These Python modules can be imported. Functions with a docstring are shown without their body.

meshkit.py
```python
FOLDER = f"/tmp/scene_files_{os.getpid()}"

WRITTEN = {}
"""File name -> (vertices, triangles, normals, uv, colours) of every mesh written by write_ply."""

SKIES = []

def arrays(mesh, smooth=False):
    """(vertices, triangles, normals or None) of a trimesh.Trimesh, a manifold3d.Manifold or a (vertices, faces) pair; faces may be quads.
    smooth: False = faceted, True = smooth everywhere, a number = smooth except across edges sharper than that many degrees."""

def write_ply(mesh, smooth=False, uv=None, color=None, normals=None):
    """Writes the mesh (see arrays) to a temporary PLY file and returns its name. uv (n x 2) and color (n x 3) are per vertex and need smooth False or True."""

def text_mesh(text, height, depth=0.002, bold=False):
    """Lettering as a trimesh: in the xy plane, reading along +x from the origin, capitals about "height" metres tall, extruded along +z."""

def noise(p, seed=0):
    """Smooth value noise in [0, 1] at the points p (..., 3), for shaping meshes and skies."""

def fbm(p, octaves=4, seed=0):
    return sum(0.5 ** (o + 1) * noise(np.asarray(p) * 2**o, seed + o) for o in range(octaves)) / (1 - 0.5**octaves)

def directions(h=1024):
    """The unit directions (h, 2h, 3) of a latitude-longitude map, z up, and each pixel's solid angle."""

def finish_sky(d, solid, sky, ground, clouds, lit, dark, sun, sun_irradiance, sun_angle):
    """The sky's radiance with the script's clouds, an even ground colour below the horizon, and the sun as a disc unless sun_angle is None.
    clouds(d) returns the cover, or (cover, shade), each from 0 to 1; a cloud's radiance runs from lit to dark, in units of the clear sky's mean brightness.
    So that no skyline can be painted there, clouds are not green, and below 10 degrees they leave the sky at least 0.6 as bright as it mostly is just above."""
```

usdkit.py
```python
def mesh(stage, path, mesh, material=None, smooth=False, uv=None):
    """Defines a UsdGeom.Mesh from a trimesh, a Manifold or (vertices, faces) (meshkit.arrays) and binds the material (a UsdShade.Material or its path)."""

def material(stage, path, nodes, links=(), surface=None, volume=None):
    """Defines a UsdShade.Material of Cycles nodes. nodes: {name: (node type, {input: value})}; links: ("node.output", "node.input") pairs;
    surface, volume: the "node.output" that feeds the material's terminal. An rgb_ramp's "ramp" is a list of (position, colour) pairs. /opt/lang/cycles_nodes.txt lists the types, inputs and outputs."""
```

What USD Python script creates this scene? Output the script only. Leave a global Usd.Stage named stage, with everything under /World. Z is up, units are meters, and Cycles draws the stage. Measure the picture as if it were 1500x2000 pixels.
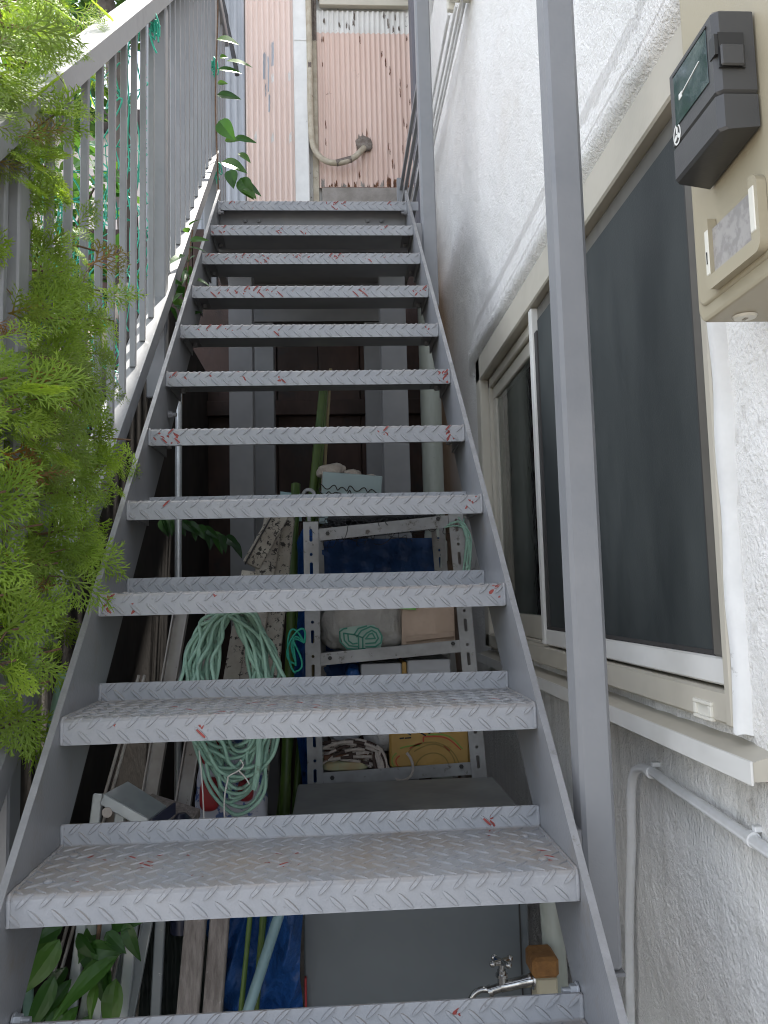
import math, random
import numpy as np, trimesh, shapely
import shapely.geometry as sg
import usdkit
from meshkit import noise, fbm, text_mesh
from pxr import Usd, UsdGeom, UsdLux, UsdShade, Gf, Sdf, Vt

stage = Usd.Stage.CreateInMemory()
UsdGeom.SetStageUpAxis(stage, UsdGeom.Tokens.z)
UsdGeom.SetStageMetersPerUnit(stage, 1.0)
UsdGeom.Xform.Define(stage, '/World')
UsdGeom.Scope.Define(stage, '/World/Looks')

# ------------------------------------------------------------------ camera, sky, sun
CAM = np.array([.4298, -.9508, .5712]); YAW, PITCH, ROLL = .0611, .0979, -.0257
cy, sy, cp, sp = math.cos(YAW), math.sin(YAW), math.cos(PITCH), math.sin(PITCH)
fwd = np.array([sy * cp, cy * cp, sp]); rt = np.array([cy, -sy, 0.]); up = np.cross(rt, fwd)
cr, sr = math.cos(ROLL), math.sin(ROLL)
rt, up = cr * rt + sr * up, -sr * rt + cr * up
cam = UsdGeom.Camera.Define(stage, '/World/camera')
cam.AddTransformOp().Set(Gf.Matrix4d(*rt, 0, *up, 0, *(-fwd), 0, *CAM, 1))
cam.CreateHorizontalApertureAttr(24.0); cam.CreateVerticalApertureAttr(32.0)
cam.CreateFocalLengthAttr(24.0 * 1641.7 / 1500)
cam.CreateClippingRangeAttr(Gf.Vec2f(.02, 200))
cam.CreateFStopAttr(0.0)
cam.CreateExposureAttr(1.82)

SUN_EL = math.radians(76); az = np.array([.33, .944]); az /= np.linalg.norm(az)
SUN = np.array([az[0] * math.cos(SUN_EL), az[1] * math.cos(SUN_EL), math.sin(SUN_EL)])
sky_mat = usdkit.material(stage, '/World/Looks/sky', {
    's': ('sky_texture', {'sky_type': 'single_scattering', 'sun_disc': False, 'sun_elevation': SUN_EL,
                          'sun_rotation': math.atan2(SUN[0], SUN[1]), 'air_density': 1.0, 'aerosol_density': 2.0}),
    'h': ('hsv', {'saturation': .44, 'value': 1.0}),
    'b': ('background_shader', {'strength': .13})}, [('s.color', 'h.color'), ('h.color', 'b.color')], surface='b.background')
dome = UsdLux.DomeLight.Define(stage, '/World/sky')
UsdShade.MaterialBindingAPI.Apply(dome.GetPrim()).Bind(sky_mat)
dome.GetPrim().SetCustomDataByKey('kind', 'structure')
sun = UsdLux.DistantLight.Define(stage, '/World/sun')
sun.CreateIntensityAttr(1.0); sun.CreateAngleAttr(.53); sun.CreateNormalizeAttr(True)
sun.CreateColorAttr(Gf.Vec3f(1, .95, .87))
zx = SUN; xx = np.cross([0, 1., 0], zx); xx /= np.linalg.norm(xx); yx = np.cross(zx, xx)
sun.AddTransformOp().Set(Gf.Matrix4d(*xx, 0, *yx, 0, *zx, 0, 0, 0, 10, 1))

# ------------------------------------------------------------------ helpers
rnd = random.Random(7); nr = np.random.default_rng(7)
used = {}
def path_of(name, parent=None):
    base = parent.GetPath().pathString if parent else '/World'
    k = (base, name); n = used.get(k, 0); used[k] = n + 1
    return f'{base}/{name}' if n == 0 else f'{base}/{name}_{n:03d}'
def prim(o): return o.GetPrim() if hasattr(o, 'GetPrim') else o
def tag(o, label=None, cat=None, group=None, kind=None):
    o = prim(o)
    for k, v in (('label', label), ('category', cat), ('group', group), ('kind', kind)):
        if v: o.SetCustomDataByKey(k, v)
    return o
def thing(name, label, cat, group=None, loc=(0, 0, 0)):
    x = UsdGeom.Xform.Define(stage, path_of(name))
    if any(loc): x.AddTranslateOp().Set(Gf.Vec3d(*loc))
    return tag(x, label, cat, group)
def obj(name, mesh, m, parent=None, smooth=30, label=None, cat=None, kind=None, group=None, tone=None):
    p = path_of(name, parent)
    if tone is not None:
        g = usdkit.mesh(stage, p, mesh, m, False)
        UsdGeom.PrimvarsAPI(g).CreatePrimvar('tone', Sdf.ValueTypeNames.FloatArray, 'vertex').Set(Vt.FloatArray.FromNumpy(np.asarray(tone, np.float32)))
    else:
        g = usdkit.mesh(stage, p, mesh, m, smooth)
    return tag(g, label, cat, group, kind)
cat_ = trimesh.util.concatenate
def T(x, y, z): return trimesh.transformations.translation_matrix([x, y, z])
def Rm(a, ax): return trimesh.transformations.rotation_matrix(a, ax)
def box(x0, x1, y0, y1, z0, z1, ch=.0):
    if x1 < x0: x0, x1 = x1, x0
    if y1 < y0: y0, y1 = y1, y0
    if z1 < z0: z0, z1 = z1, z0
    if ch <= 0:
        m = trimesh.creation.box((x1 - x0, y1 - y0, z1 - z0)); m.apply_translation(((x0 + x1) / 2, (y0 + y1) / 2, (z0 + z1) / 2)); return m
    ch = min(ch, (x1 - x0) * .45, (y1 - y0) * .45, (z1 - z0) * .45)
    P = []
    for a, A in ((x0, 1), (x1, -1)):
        for b, B in ((y0, 1), (y1, -1)):
            for c, C in ((z0, 1), (z1, -1)):
                P += [(a, b + B * ch, c + C * ch), (a + A * ch, b, c + C * ch), (a + A * ch, b + B * ch, c)]
    return trimesh.convex.convex_hull(np.array(P))
def hull(P): return trimesh.convex.convex_hull(np.array(P, float))
def poly_x(pts, x0, x1):
    """extrude a (y, z) polygon along x"""
    m = trimesh.creation.extrude_polygon(sg.Polygon(pts), x1 - x0, engine='earcut')
    v = m.vertices.copy(); m.vertices = np.stack([v[:, 2] + x0, v[:, 0], v[:, 1]], 1); return m
def poly_y(pts, y0, y1):
    """extrude an (x, z) polygon along y"""
    m = trimesh.creation.extrude_polygon(pts if hasattr(pts, 'exterior') else sg.Polygon(pts), y1 - y0, engine='earcut')
    v = m.vertices.copy(); m.vertices = np.stack([v[:, 0], y1 - v[:, 2], v[:, 1]], 1); return m
def poly_z(pts, z0, z1):
    m = trimesh.creation.extrude_polygon(pts if hasattr(pts, 'exterior') else sg.Polygon(pts), z1 - z0, engine='earcut')
    m.apply_translation((0, 0, z0)); return m
def smoothline(P, n=8):
    P = np.array(P, float)
    if len(P) < 3: return P
    from scipy.interpolate import CubicSpline
    t = np.r_[0, np.cumsum(np.linalg.norm(np.diff(P, axis=0), axis=1) + 1e-9)]
    return CubicSpline(t, P)(np.linspace(0, t[-1], n * (len(P) - 1) + 1))
def tube(P, r, k=8, caps=True, flat=1.0):
    """a tube along P, radius r (number or one per point)"""
    P = np.array(P, float); n = len(P); r = np.broadcast_to(r, n)
    tan = np.gradient(P, axis=0); tan /= np.linalg.norm(tan, axis=1, keepdims=True) + 1e-12
    u = np.cross(tan[0], [0, 0, 1.]);
    if np.linalg.norm(u) < .05: u = np.cross(tan[0], [1., 0, 0])
    u /= np.linalg.norm(u); V = []
    a = np.arange(k) / k * 2 * np.pi
    for i in range(n):
        u = u - tan[i] * (u @ tan[i]); u /= np.linalg.norm(u) + 1e-12
        w = np.cross(tan[i], u)
        V.append(P[i] + r[i] * (np.cos(a)[:, None] * u + flat * np.sin(a)[:, None] * w))
    V = np.concatenate(V); F = []
    for i in range(n - 1):
        for j in range(k):
            p, q = i * k + j, i * k + (j + 1) % k
            F += [(p, q, q + k), (p, q + k, p + k)]
    if caps:
        V = np.vstack([V, P[0], P[-1]]); c = n * k
        for j in range(k):
            F += [(c, (j + 1) % k, j), (c + 1, (n - 1) * k + j, (n - 1) * k + (j + 1) % k)]
    return trimesh.Trimesh(V, F, process=False)
def bar(a, b, w, d, side=(1, 0, 0), ch=.002):
    """a rectangular bar from a to b: w along side, d across"""
    a, b = np.array(a, float), np.array(b, float); L = np.linalg.norm(b - a); t = (b - a) / L
    s = np.array(side, float); s -= t * (s @ t); s /= np.linalg.norm(s); n = np.cross(t, s)
    m = box(-w / 2, w / 2, -d / 2, d / 2, 0, L, ch)
    M = np.eye(4); M[:3, 0], M[:3, 1], M[:3, 2], M[:3, 3] = s, n, t, a
    m.apply_transform(M); return m
def cyl(a, b, r, k=12): return tube([a, b], r, k)
def lathe(prof, k=20):
    return trimesh.creation.revolve(np.array(prof, float), sections=k)
def sheet(fn, nu, nv):
    """grid surface fn(u, v) -> xyz on [0,1]^2"""
    u, v = np.meshgrid(np.linspace(0, 1, nu), np.linspace(0, 1, nv), indexing='ij')
    P = fn(u, v).reshape(-1, 3); i = np.arange(nu * nv).reshape(nu, nv)
    q = np.stack([i[:-1, :-1], i[1:, :-1], i[1:, 1:], i[:-1, 1:]], -1).reshape(-1, 4)
    return trimesh.Trimesh(P, np.vstack([q[:, [0, 1, 2]], q[:, [0, 2, 3]]]), process=False)
def hexbolt(at, n, r=.0085, h=.007, shank=.010, rs=.005):
    n = np.array(n, float); at = np.array(at, float)
    return cat_([tube([at, at + n * h], r, 6), tube([at, at + n * (h + shank)], rs, 10)])

# ------------------------------------------------------------------ materials
def mat(name, c, rough=.5, c2=None, scale=6., var=.5, lo=.35, hi=.65, bump=None, metallic=0., spec=.5, stretch=None, dirt=None, detail=6, extra=None, sheen=0):
    nodes = {'g': ('geometry', {}), 'p': ('principled_bsdf', {'roughness': rough, 'metallic': metallic, 'specular_ior_level': spec, 'base_color': c})}
    links = []
    src = 'g.position'
    if stretch:
        nodes['mp'] = ('mapping', {'scale': stretch}); links.append(('g.position', 'mp.vector')); src = 'mp.vector'
    if c2 is not None:
        nodes['n'] = ('noise_texture', {'scale': scale, 'detail': detail, 'roughness': .62})
        nodes['r'] = ('rgb_ramp', {'ramp': [(lo, c), (hi, c2)]})
        links += [(src, 'n.vector'), ('n.fac', 'r.fac')]
        last = 'r.color'
        if dirt:
            dc, ds, dlo, dhi = dirt
            nodes['dn'] = ('noise_texture', {'scale': ds, 'detail': 8., 'roughness': .7})
            nodes['dr'] = ('rgb_ramp', {'ramp': [(dlo, (0, 0, 0)), (dhi, (1, 1, 1))]})
            nodes['dm'] = ('mix', {'color2': dc})
            links += [('g.position', 'dn.vector'), ('dn.fac', 'dr.fac'), (last, 'dm.color1'), ('dr.color', 'dm.fac')]
            last = 'dm.color'
        links.append((last, 'p.base_color'))
        nodes['rr'] = ('map_range', {'from_min': .3, 'from_max': .7, 'to_min': max(.02, rough - .08), 'to_max': min(1, rough + .1)})
        links += [('n.fac', 'rr.value'), ('rr.result', 'p.roughness')]
    if bump:
        bs, bd = bump[:2]
        nodes['bn'] = ('noise_texture', {'scale': bs, 'detail': 4., 'roughness': .6})
        nodes['b'] = ('bump', {'strength': 1.0, 'distance': bd})
        if len(bump) > 2:
            nodes['bm'] = ('mapping', {'scale': bump[2]}); links += [('g.position', 'bm.vector'), ('bm.vector', 'bn.vector')]
        else: links += [(src, 'bn.vector')]
        links += [('bn.fac', 'b.height'), ('b.normal', 'p.normal')]
    return usdkit.material(stage, '/World/Looks/' + name, nodes, links, surface='p.BSDF')

M = {}
M['steel'] = mat('grey_steel_paint', (.160, .161, .166), .42, (.20, .20, .202), 9., lo=.3, hi=.7, bump=(220, .0004), dirt=((.20, .185, .165), 14, .60, .78))
M['steel_tread'] = usdkit.material(stage, '/World/Looks/tread_paint', {
    'g': ('geometry', {}), 'n': ('noise_texture', {'scale': 11., 'detail': 6., 'roughness': .62}), 'r': ('rgb_ramp', {'ramp': [(.3, (.228, .236, .250)), (.7, (.280, .284, .292))]}),
    'nz': ('separate_xyz', {}), 'w': ('noise_texture', {'scale': 7., 'detail': 8., 'roughness': .7}), 'wr': ('rgb_ramp', {'ramp': [(.38, (0, 0, 0)), (.66, (1, 1, 1))]}),
    'm1': ('math', {'math_type': 'multiply', 'use_clamp': True}), 'm2': ('math', {'math_type': 'multiply', 'value2': 1.}),
    'mx': ('mix', {'color2': (.235, .200, .165)}), 'sp': ('noise_texture', {'scale': 130., 'detail': 3.}), 'spr': ('rgb_ramp', {'ramp': [(.66, (1, 1, 1)), (.76, (.55, .52, .50))]}), 'ms': ('mix', {'mix_type': 'multiply', 'fac': .7}),
    'bn': ('noise_texture', {'scale': 260., 'detail': 4.}), 'b': ('bump', {'strength': 1., 'distance': .0005}),
    'rr': ('map_range', {'from_min': .3, 'from_max': .7, 'to_min': .36, 'to_max': .55}), 'p': ('principled_bsdf', {})},
    [('g.position', 'n.vector'), ('n.fac', 'r.fac'), ('g.true_normal', 'nz.vector'), ('g.position', 'w.vector'), ('w.fac', 'wr.fac'), ('nz.z', 'm1.value1'), ('wr.color', 'm1.value2'), ('m1.value', 'm2.value1'),
     ('m2.value', 'mx.fac'), ('r.color', 'mx.color1'), ('g.position', 'sp.vector'), ('sp.fac', 'spr.fac'), ('mx.color', 'ms.color1'), ('spr.color', 'ms.color2'), ('ms.color', 'p.base_color'), ('g.position', 'bn.vector'), ('bn.fac', 'b.height'), ('b.normal', 'p.normal'), ('w.fac', 'rr.value'), ('rr.result', 'p.roughness')], surface='p.BSDF')
M['stringer'] = mat('stringer_paint', (.145, .148, .156), .40, (.185, .187, .192), 8., lo=.3, hi=.7, bump=(220, .0004), dirt=((.15, .135, .12), 14, .54, .74))  # darker than the edge strip: inner face shade put into the colour
M['lit_edge'] = mat('lit_edge_paint', (.27, .27, .275), .42, (.21, .21, .21), 22., bump=(260, .0006), dirt=((.13, .115, .10), 40, .62, .74))  # paler stringer paint; sky light on the upper edge put into the colour
M['worn'] = mat('tread_top_worn', (.36, .35, .335), .38, (.27, .255, .235), 18., lo=.35, hi=.7, bump=(260, .0005))
M['red'] = mat('red_primer', (.25, .036, .028), .6, (.16, .026, .022), 60.)
M['zinc'] = mat('zinc', (.55, .57, .58), .38, (.45, .46, .47), 40., metallic=.7)
M['railpaint'] = mat('railing_paint', (.172, .177, .185), .40, (.208, .210, .214), 7., lo=.3, hi=.7, bump=(200, .0003))
M['plaster'] = usdkit.material(stage, '/World/Looks/white_plaster', {
    'g': ('geometry', {}), 'sx': ('separate_xyz', {}),
    'n1': ('noise_texture', {'scale': 1.7, 'detail': 8., 'roughness': .65}), 'r1': ('rgb_ramp', {'ramp': [(.35, (.83, .815, .78)), (.62, (.78, .76, .72)), (.8, (.69, .65, .585))]}),
    'n2': ('noise_texture', {'scale': 90., 'detail': 5., 'roughness': .7}), 'r2': ('rgb_ramp', {'ramp': [(.60, (1, 1, 1)), (.74, (.62, .59, .55))]}),
    'mx': ('mix', {'mix_type': 'multiply', 'fac': .8}),
    # rusty grime along the foot of the wall beyond the window
    'dn': ('noise_texture', {'scale': 5., 'detail': 8., 'roughness': .7}),
    'yy': ('map_range', {'from_min': 2.2, 'from_max': 3.6, 'to_min': 0., 'to_max': 1., 'clamp': True}),
    'lvl': ('math', {'math_type': 'multiply_add', 'value2': -.72, 'value3': 0.}),
    'z2': ('math', {'math_type': 'add'}), 'zr': ('map_range', {'from_min': .30, 'from_max': -.30, 'to_min': 0., 'to_max': 1., 'clamp': True}),
    'zm': ('math', {'math_type': 'multiply'}), 'zd': ('math', {'math_type': 'multiply', 'value2': 1.6, 'use_clamp': True}),
    'rust': ('mix', {'color2': (.24, .16, .10)}),
    'dm': ('mapping', {'scale': (1, 26, 1.6)}), 'dnn': ('noise_texture', {'scale': 1.4, 'detail': 4., 'roughness': .6}), 'dnr': ('rgb_ramp', {'ramp': [(.46, (0, 0, 0)), (.66, (1, 1, 1))]}),
    'dz': ('map_range', {'from_min': -.35, 'from_max': .31, 'to_min': 0., 'to_max': .55, 'clamp': True}), 'dz2': ('math', {'math_type': 'less_than', 'value2': .335}), 'dz3': ('math', {'math_type': 'multiply'}), 'dz4': ('math', {'math_type': 'multiply', 'use_clamp': True}), 'drip': ('mix', {'color2': (.47, .455, .41)}),
    'mpb': ('mapping', {'scale': (1, 1.1, .9)}),
    'bn': ('noise_texture', {'scale': 125., 'detail': 3.5, 'roughness': .6}), 'bn2': ('noise_texture', {'scale': 170., 'detail': 3., 'roughness': .6}),
    'bs': ('math', {'math_type': 'multiply_add', 'value2': .35}),
    'b': ('bump', {'strength': 1., 'distance': .006}),
    'p': ('principled_bsdf', {'roughness': .26, 'specular_ior_level': .6})},
    [('g.position', 'n1.vector'), ('n1.fac', 'r1.fac'), ('g.position', 'n2.vector'), ('n2.fac', 'r2.fac'), ('r1.color', 'mx.color1'), ('r2.color', 'mx.color2'),
     ('g.position', 'sx.vector'), ('sx.y', 'yy.value'), ('sx.y', 'lvl.value1'), ('sx.z', 'z2.value1'), ('lvl.value', 'z2.value2'), ('z2.value', 'zr.value'),
     ('zr.result', 'zm.value1'), ('yy.result', 'zm.value2'), ('g.position', 'dn.vector'), ('zm.value', 'zd.value1'),
     ('g.position', 'dm.vector'), ('dm.vector', 'dnn.vector'), ('dnn.fac', 'dnr.fac'), ('sx.z', 'dz.value'), ('sx.z', 'dz2.value1'), ('dz.result', 'dz3.value1'), ('dz2.value', 'dz3.value2'), ('dz3.value', 'dz4.value1'), ('dnr.color', 'dz4.value2'), ('dz4.value', 'drip.fac'), ('mx.color', 'drip.color1'), ('zd.value', 'rust.fac'), ('drip.color', 'rust.color1'), ('rust.color', 'p.base_color'),
     ('g.position', 'mpb.vector'), ('mpb.vector', 'bn.vector'), ('g.position', 'bn2.vector'), ('bn2.fac', 'bs.value1'), ('bn.fac', 'bs.value3'), ('bs.value', 'b.height'), ('b.normal', 'p.normal')],
    surface='p.BSDF')
M['white_trim'] = mat('white_trim', (.72, .72, .70), .45, (.62, .62, .60), 8., bump=(60, .001), dirt=((.3, .28, .25), 20, .66, .74))
M['alu'] = mat('beige_aluminium', (.49, .455, .375), .38, (.43, .40, .33), 5., lo=.35, hi=.75, metallic=.06, bump=(150, .0003))
M['alu_white'] = mat('pale_aluminium', (.66, .65, .61), .35, (.58, .57, .53), 6.)
M['screen'] = mat('insect_screen', (.017, .021, .021), .62, (.058, .065, .062), 3.4, lo=.42, hi=.82, stretch=(1, 1, .35), bump=(900, .0004), spec=.35)
M['alu_shaded'] = mat('shaded_sash_aluminium', (.105, .098, .082), .45, (.085, .078, .066), 8.)  # sash rails darkened in colour for the shade of the window head
M['gasket'] = mat('dark_gasket', (.03, .028, .026), .6)
M['glass'] = usdkit.material(stage, '/World/Looks/window_glass', {
    'f': ('fresnel', {'IOR': 1.6}), 'g': ('geometry', {}), 'n': ('noise_texture', {'scale': 30., 'detail': 2.}), 'b': ('bump', {'strength': .12, 'distance': .002}),
    't': ('transparent_bsdf', {'color': (.88, .93, .90)}), 'gl': ('glossy_bsdf', {'color': (.95, .95, .95), 'roughness': .03}), 'm': ('mix_closure', {})},
    [('g.position', 'n.vector'), ('n.fac', 'b.height'), ('b.normal', 'gl.normal'), ('f.fac', 'm.fac'), ('t.BSDF', 'm.closure1'), ('gl.BSDF', 'm.closure2')], surface='m.closure')
M['reflection_panel'] = mat('reflected_green', (.20, .40, .27), .8, (.10, .22, .15), 5., stretch=(1, 1, .5))  # green put into the colour for the garden reflection in the glass
M['pink'] = mat('pink_paint', (.61, .455, .385), .5, (.67, .52, .45), 3., lo=.3, hi=.7, stretch=(6, 6, .8), bump=(120, .0006), dirt=((.16, .085, .055), 11, .66, .75))
M['pink2'] = mat('pink_paint_clean', (.68, .545, .48), .5, (.73, .60, .535), 4., lo=.3, hi=.7, stretch=(6, 6, .5), bump=(120, .0006), dirt=((.26, .28, .31), 3.0, .69, .73))
M['whitecorr'] = mat('white_paint', (.70, .69, .66), .5, (.60, .59, .56), 9., dirt=((.13, .12, .11), 17, .64, .70))
M['bluegrey'] = mat('blue_grey_siding', (.30, .325, .36), .45, (.38, .40, .43), 6., stretch=(3, 3, .4))
M['concrete'] = mat('concrete', (.30, .275, .25), .85, (.22, .20, .18), 12., bump=(90, .003))
M['dark_wall'] = mat('added_dark_wall', (.040, .031, .026), .9, (.024, .020, .017), 5., bump=(30, .0015))  # for the added wall that keeps the under-stair space dark
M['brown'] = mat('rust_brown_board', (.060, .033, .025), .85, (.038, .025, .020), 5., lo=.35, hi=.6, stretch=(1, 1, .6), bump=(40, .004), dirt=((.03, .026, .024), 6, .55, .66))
M['soil'] = mat('soil', (.10, .08, .06), .95, (.16, .14, .11), 14., bump=(50, .01))
M['hose_pipe'] = mat('beige_drain_hose', (.46, .41, .32), .6, (.36, .31, .23), 20., lo=.4, hi=.6, dirt=((.14, .11, .08), 26, .62, .7))
M['mastic'] = mat('dark_putty', (.13, .10, .085), .9, (.25, .22, .19), 50., bump=(80, .008))
M['rust'] = mat('rust', (.20, .085, .04), .85, (.09, .045, .03), 40., bump=(120, .001))
M['slate'] = mat('slate_grey', (.10, .098, .115), .6, (.13, .125, .14), 5.)
M['cream'] = mat('cream_plastic', (.68, .655, .57), .45, (.62, .60, .52), 6.)
M['meter'] = mat('dark_grey_plastic', (.040, .040, .040), .36, (.052, .051, .049), 5., bump=(500, .0002))
M['meter_dark'] = mat('black_plastic', (.02, .02, .02), .3)
M['beige'] = mat('beige_plastic', (.315, .275, .190), .42, (.345, .305, .215), 4., bump=(700, .00025))
M['beige_dark'] = mat('beige_underside', (.29, .265, .21), .5, (.24, .22, .17), 8.)
M['clearpane'] = mat('meter_display_glass', (.018, .032, .030), .06, (.075, .095, .085), 26., lo=.45, hi=.75, spec=.9)  # paler mottling is a reflection put into the display colour
M['label_grey'] = mat('grey_display', (.25, .235, .22), .3, (.33, .31, .29), 60., lo=.45, hi=.55)
M['white_print'] = mat('white_print', (.62, .62, .58), .5)
M['conduit'] = mat('white_conduit', (.70, .70, .69), .4, (.60, .60, .58), 18., dirt=((.33, .31, .27), 25, .66, .74))
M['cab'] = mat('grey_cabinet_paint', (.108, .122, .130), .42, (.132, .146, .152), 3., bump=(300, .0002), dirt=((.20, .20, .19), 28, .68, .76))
M['cab_top'] = mat('pale_cabinet_top', (.245, .25, .245), .5, (.19, .195, .19), 7., bump=(100, .0006))  # cabinet top, paler grey than the body
M['shelf'] = mat('grey_shelf_steel', (.33, .33, .325), .45, (.24, .235, .225), 14., lo=.35, hi=.65, dirt=((.075, .06, .045), 30, .60, .68))
M['tarp'] = mat('blue_tarp', (.010, .050, .17), .42, (.014, .078, .26), 7., bump=(45, .008))
M['tarp_dark'] = mat('dark_blue_tarp', (.012, .042, .14), .45, (.022, .075, .22), 14., bump=(60, .005))
M['bag'] = mat('offwhite_plastic_bag', (.42, .40, .36), .5, (.33, .31, .28), 10., bump=(25, .006))
M['bag_pale'] = mat('pale_green_print', (.30, .42, .35), .5, (.26, .37, .31), 30.)
M['green_print'] = mat('dark_green_print', (.03, .20, .135), .5)
M['tanbag'] = mat('tan_paper_bag', (.50, .375, .285), .7, (.43, .32, .24), 9., bump=(30, .003))
M['green_tag'] = mat('green_tag', (.14, .38, .06), .5)
M['yellow'] = mat('mustard_bag', (.44, .27, .075), .55, (.38, .23, .06), 9., bump=(30, .003))
M['print_black'] = mat('black_print', (.02, .018, .016), .6)
M['print_red'] = mat('red_print', (.45, .07, .03), .6)
M['print_green'] = mat('green_print', (.18, .30, .05), .6)
M['print_olive'] = mat('olive_print', (.26, .18, .045), .6)
M['rope'] = mat('white_rope', (.50, .44, .39), .85, (.38, .33, .29), 90.)
M['rope_dark'] = mat('dark_rope', (.055, .035, .028), .85)
M['foam'] = mat('pale_green_foam', (.34, .40, .25), .8, (.42, .30, .16), 18.)
M['clearbag'] = mat('cloudy_plastic', (.40, .40, .40), .3, (.28, .26, .24), 14., bump=(40, .01))
M['paper'] = mat('greyish_box', (.44, .45, .47), .6, (.38, .385, .40), 6.)
M['palebox'] = mat('pale_blue_box', (.33, .42, .41), .6, (.29, .36, .36), 8.)
M['rag'] = mat('pale_rag', (.50, .44, .38), .9, (.36, .31, .26), 25., bump=(60, .006))
M['bamboo'] = mat('green_bamboo', (.040, .085, .014), .4, (.085, .13, .025), 7., stretch=(4, 4, .5))
M['bamboo_tan'] = mat('tan_bamboo', (.24, .19, .09), .5, (.15, .12, .05), 9.)
M['wood_old'] = mat('weathered_board', (.30, .265, .24), .8, (.17, .145, .13), 14., stretch=(8, 8, .7), bump=(60, .003, (6, 6, .4)), dirt=((.42, .38, .35), 22, .60, .68))
M['spotted'] = mat('paint_spattered_plank', (.40, .37, .31), .75, (.25, .22, .18), 12., dirt=((.035, .03, .026), 60, .54, .57))
M['ladder'] = mat('dull_aluminium', (.42, .40, .37), .5, (.28, .25, .23), 9., lo=.35, hi=.65, metallic=.35, dirt=((.10, .08, .065), 40, .62, .68))
M['alu_bright'] = mat('bright_aluminium', (.36, .385, .39), .38, (.27, .295, .30), 11., metallic=.5, dirt=((.75, .75, .73), 35, .66, .69))
M['navy'] = mat('navy_plastic', (.012, .014, .03), .3)
M['hose'] = mat('mint_hose', (.29, .47, .37), .5, (.21, .36, .28), 30., dirt=((.10, .13, .09), 25, .58, .72))
M['sack_red'] = mat('red_sack', (.32, .028, .03), .5, (.24, .02, .025), 30.)
M['sack'] = mat('printed_sack', (.40, .41, .46), .5, (.06, .10, .24), 26., lo=.52, hi=.56)
M['string'] = mat('white_string', (.65, .63, .58), .7)
M['pipe'] = mat('grey_plastic_pipe', (.36, .38, .335), .38, (.27, .29, .25), 9., stretch=(2, 2, .5), dirt=((.09, .085, .07), 30, .67, .72))
M['pole_blue'] = mat('pale_blue_pole', (.22, .34, .36), .5, (.17, .27, .29), 14.)
M['sponge'] = mat('brown_sponge', (.26, .125, .035), .85, (.19, .09, .03), 40., bump=(150, .003))
M['block'] = mat('beige_block', (.44, .40, .29), .7, (.38, .34, .24), 9.)
M['chrome'] = mat('worn_chrome', (.60, .60, .59), .16, (.45, .44, .42), 35., metallic=1.)
M['twine'] = mat('green_twine', (.02, .30, .20), .5, (.03, .42, .28), 20.)
M['cable'] = mat('black_cable', (.03, .03, .032), .5)
M['bark'] = mat('bark', (.16, .09, .05), .9, (.09, .055, .035), 40., bump=(80, .003))
M['bark_dark'] = mat('dark_bark', (.06, .05, .042), .9, (.10, .085, .07), 20., bump=(40, .005))
M['siding'] = mat('pale_siding', (.66, .60, .57), .6, (.60, .54, .51), 3.)
M['roof'] = mat('eave_boards', (.36, .35, .33), .7, (.30, .29, .27), 6.)
M['corr_dark'] = mat('black_corrugated_sheet', (.018, .024, .02), .5)

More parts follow.
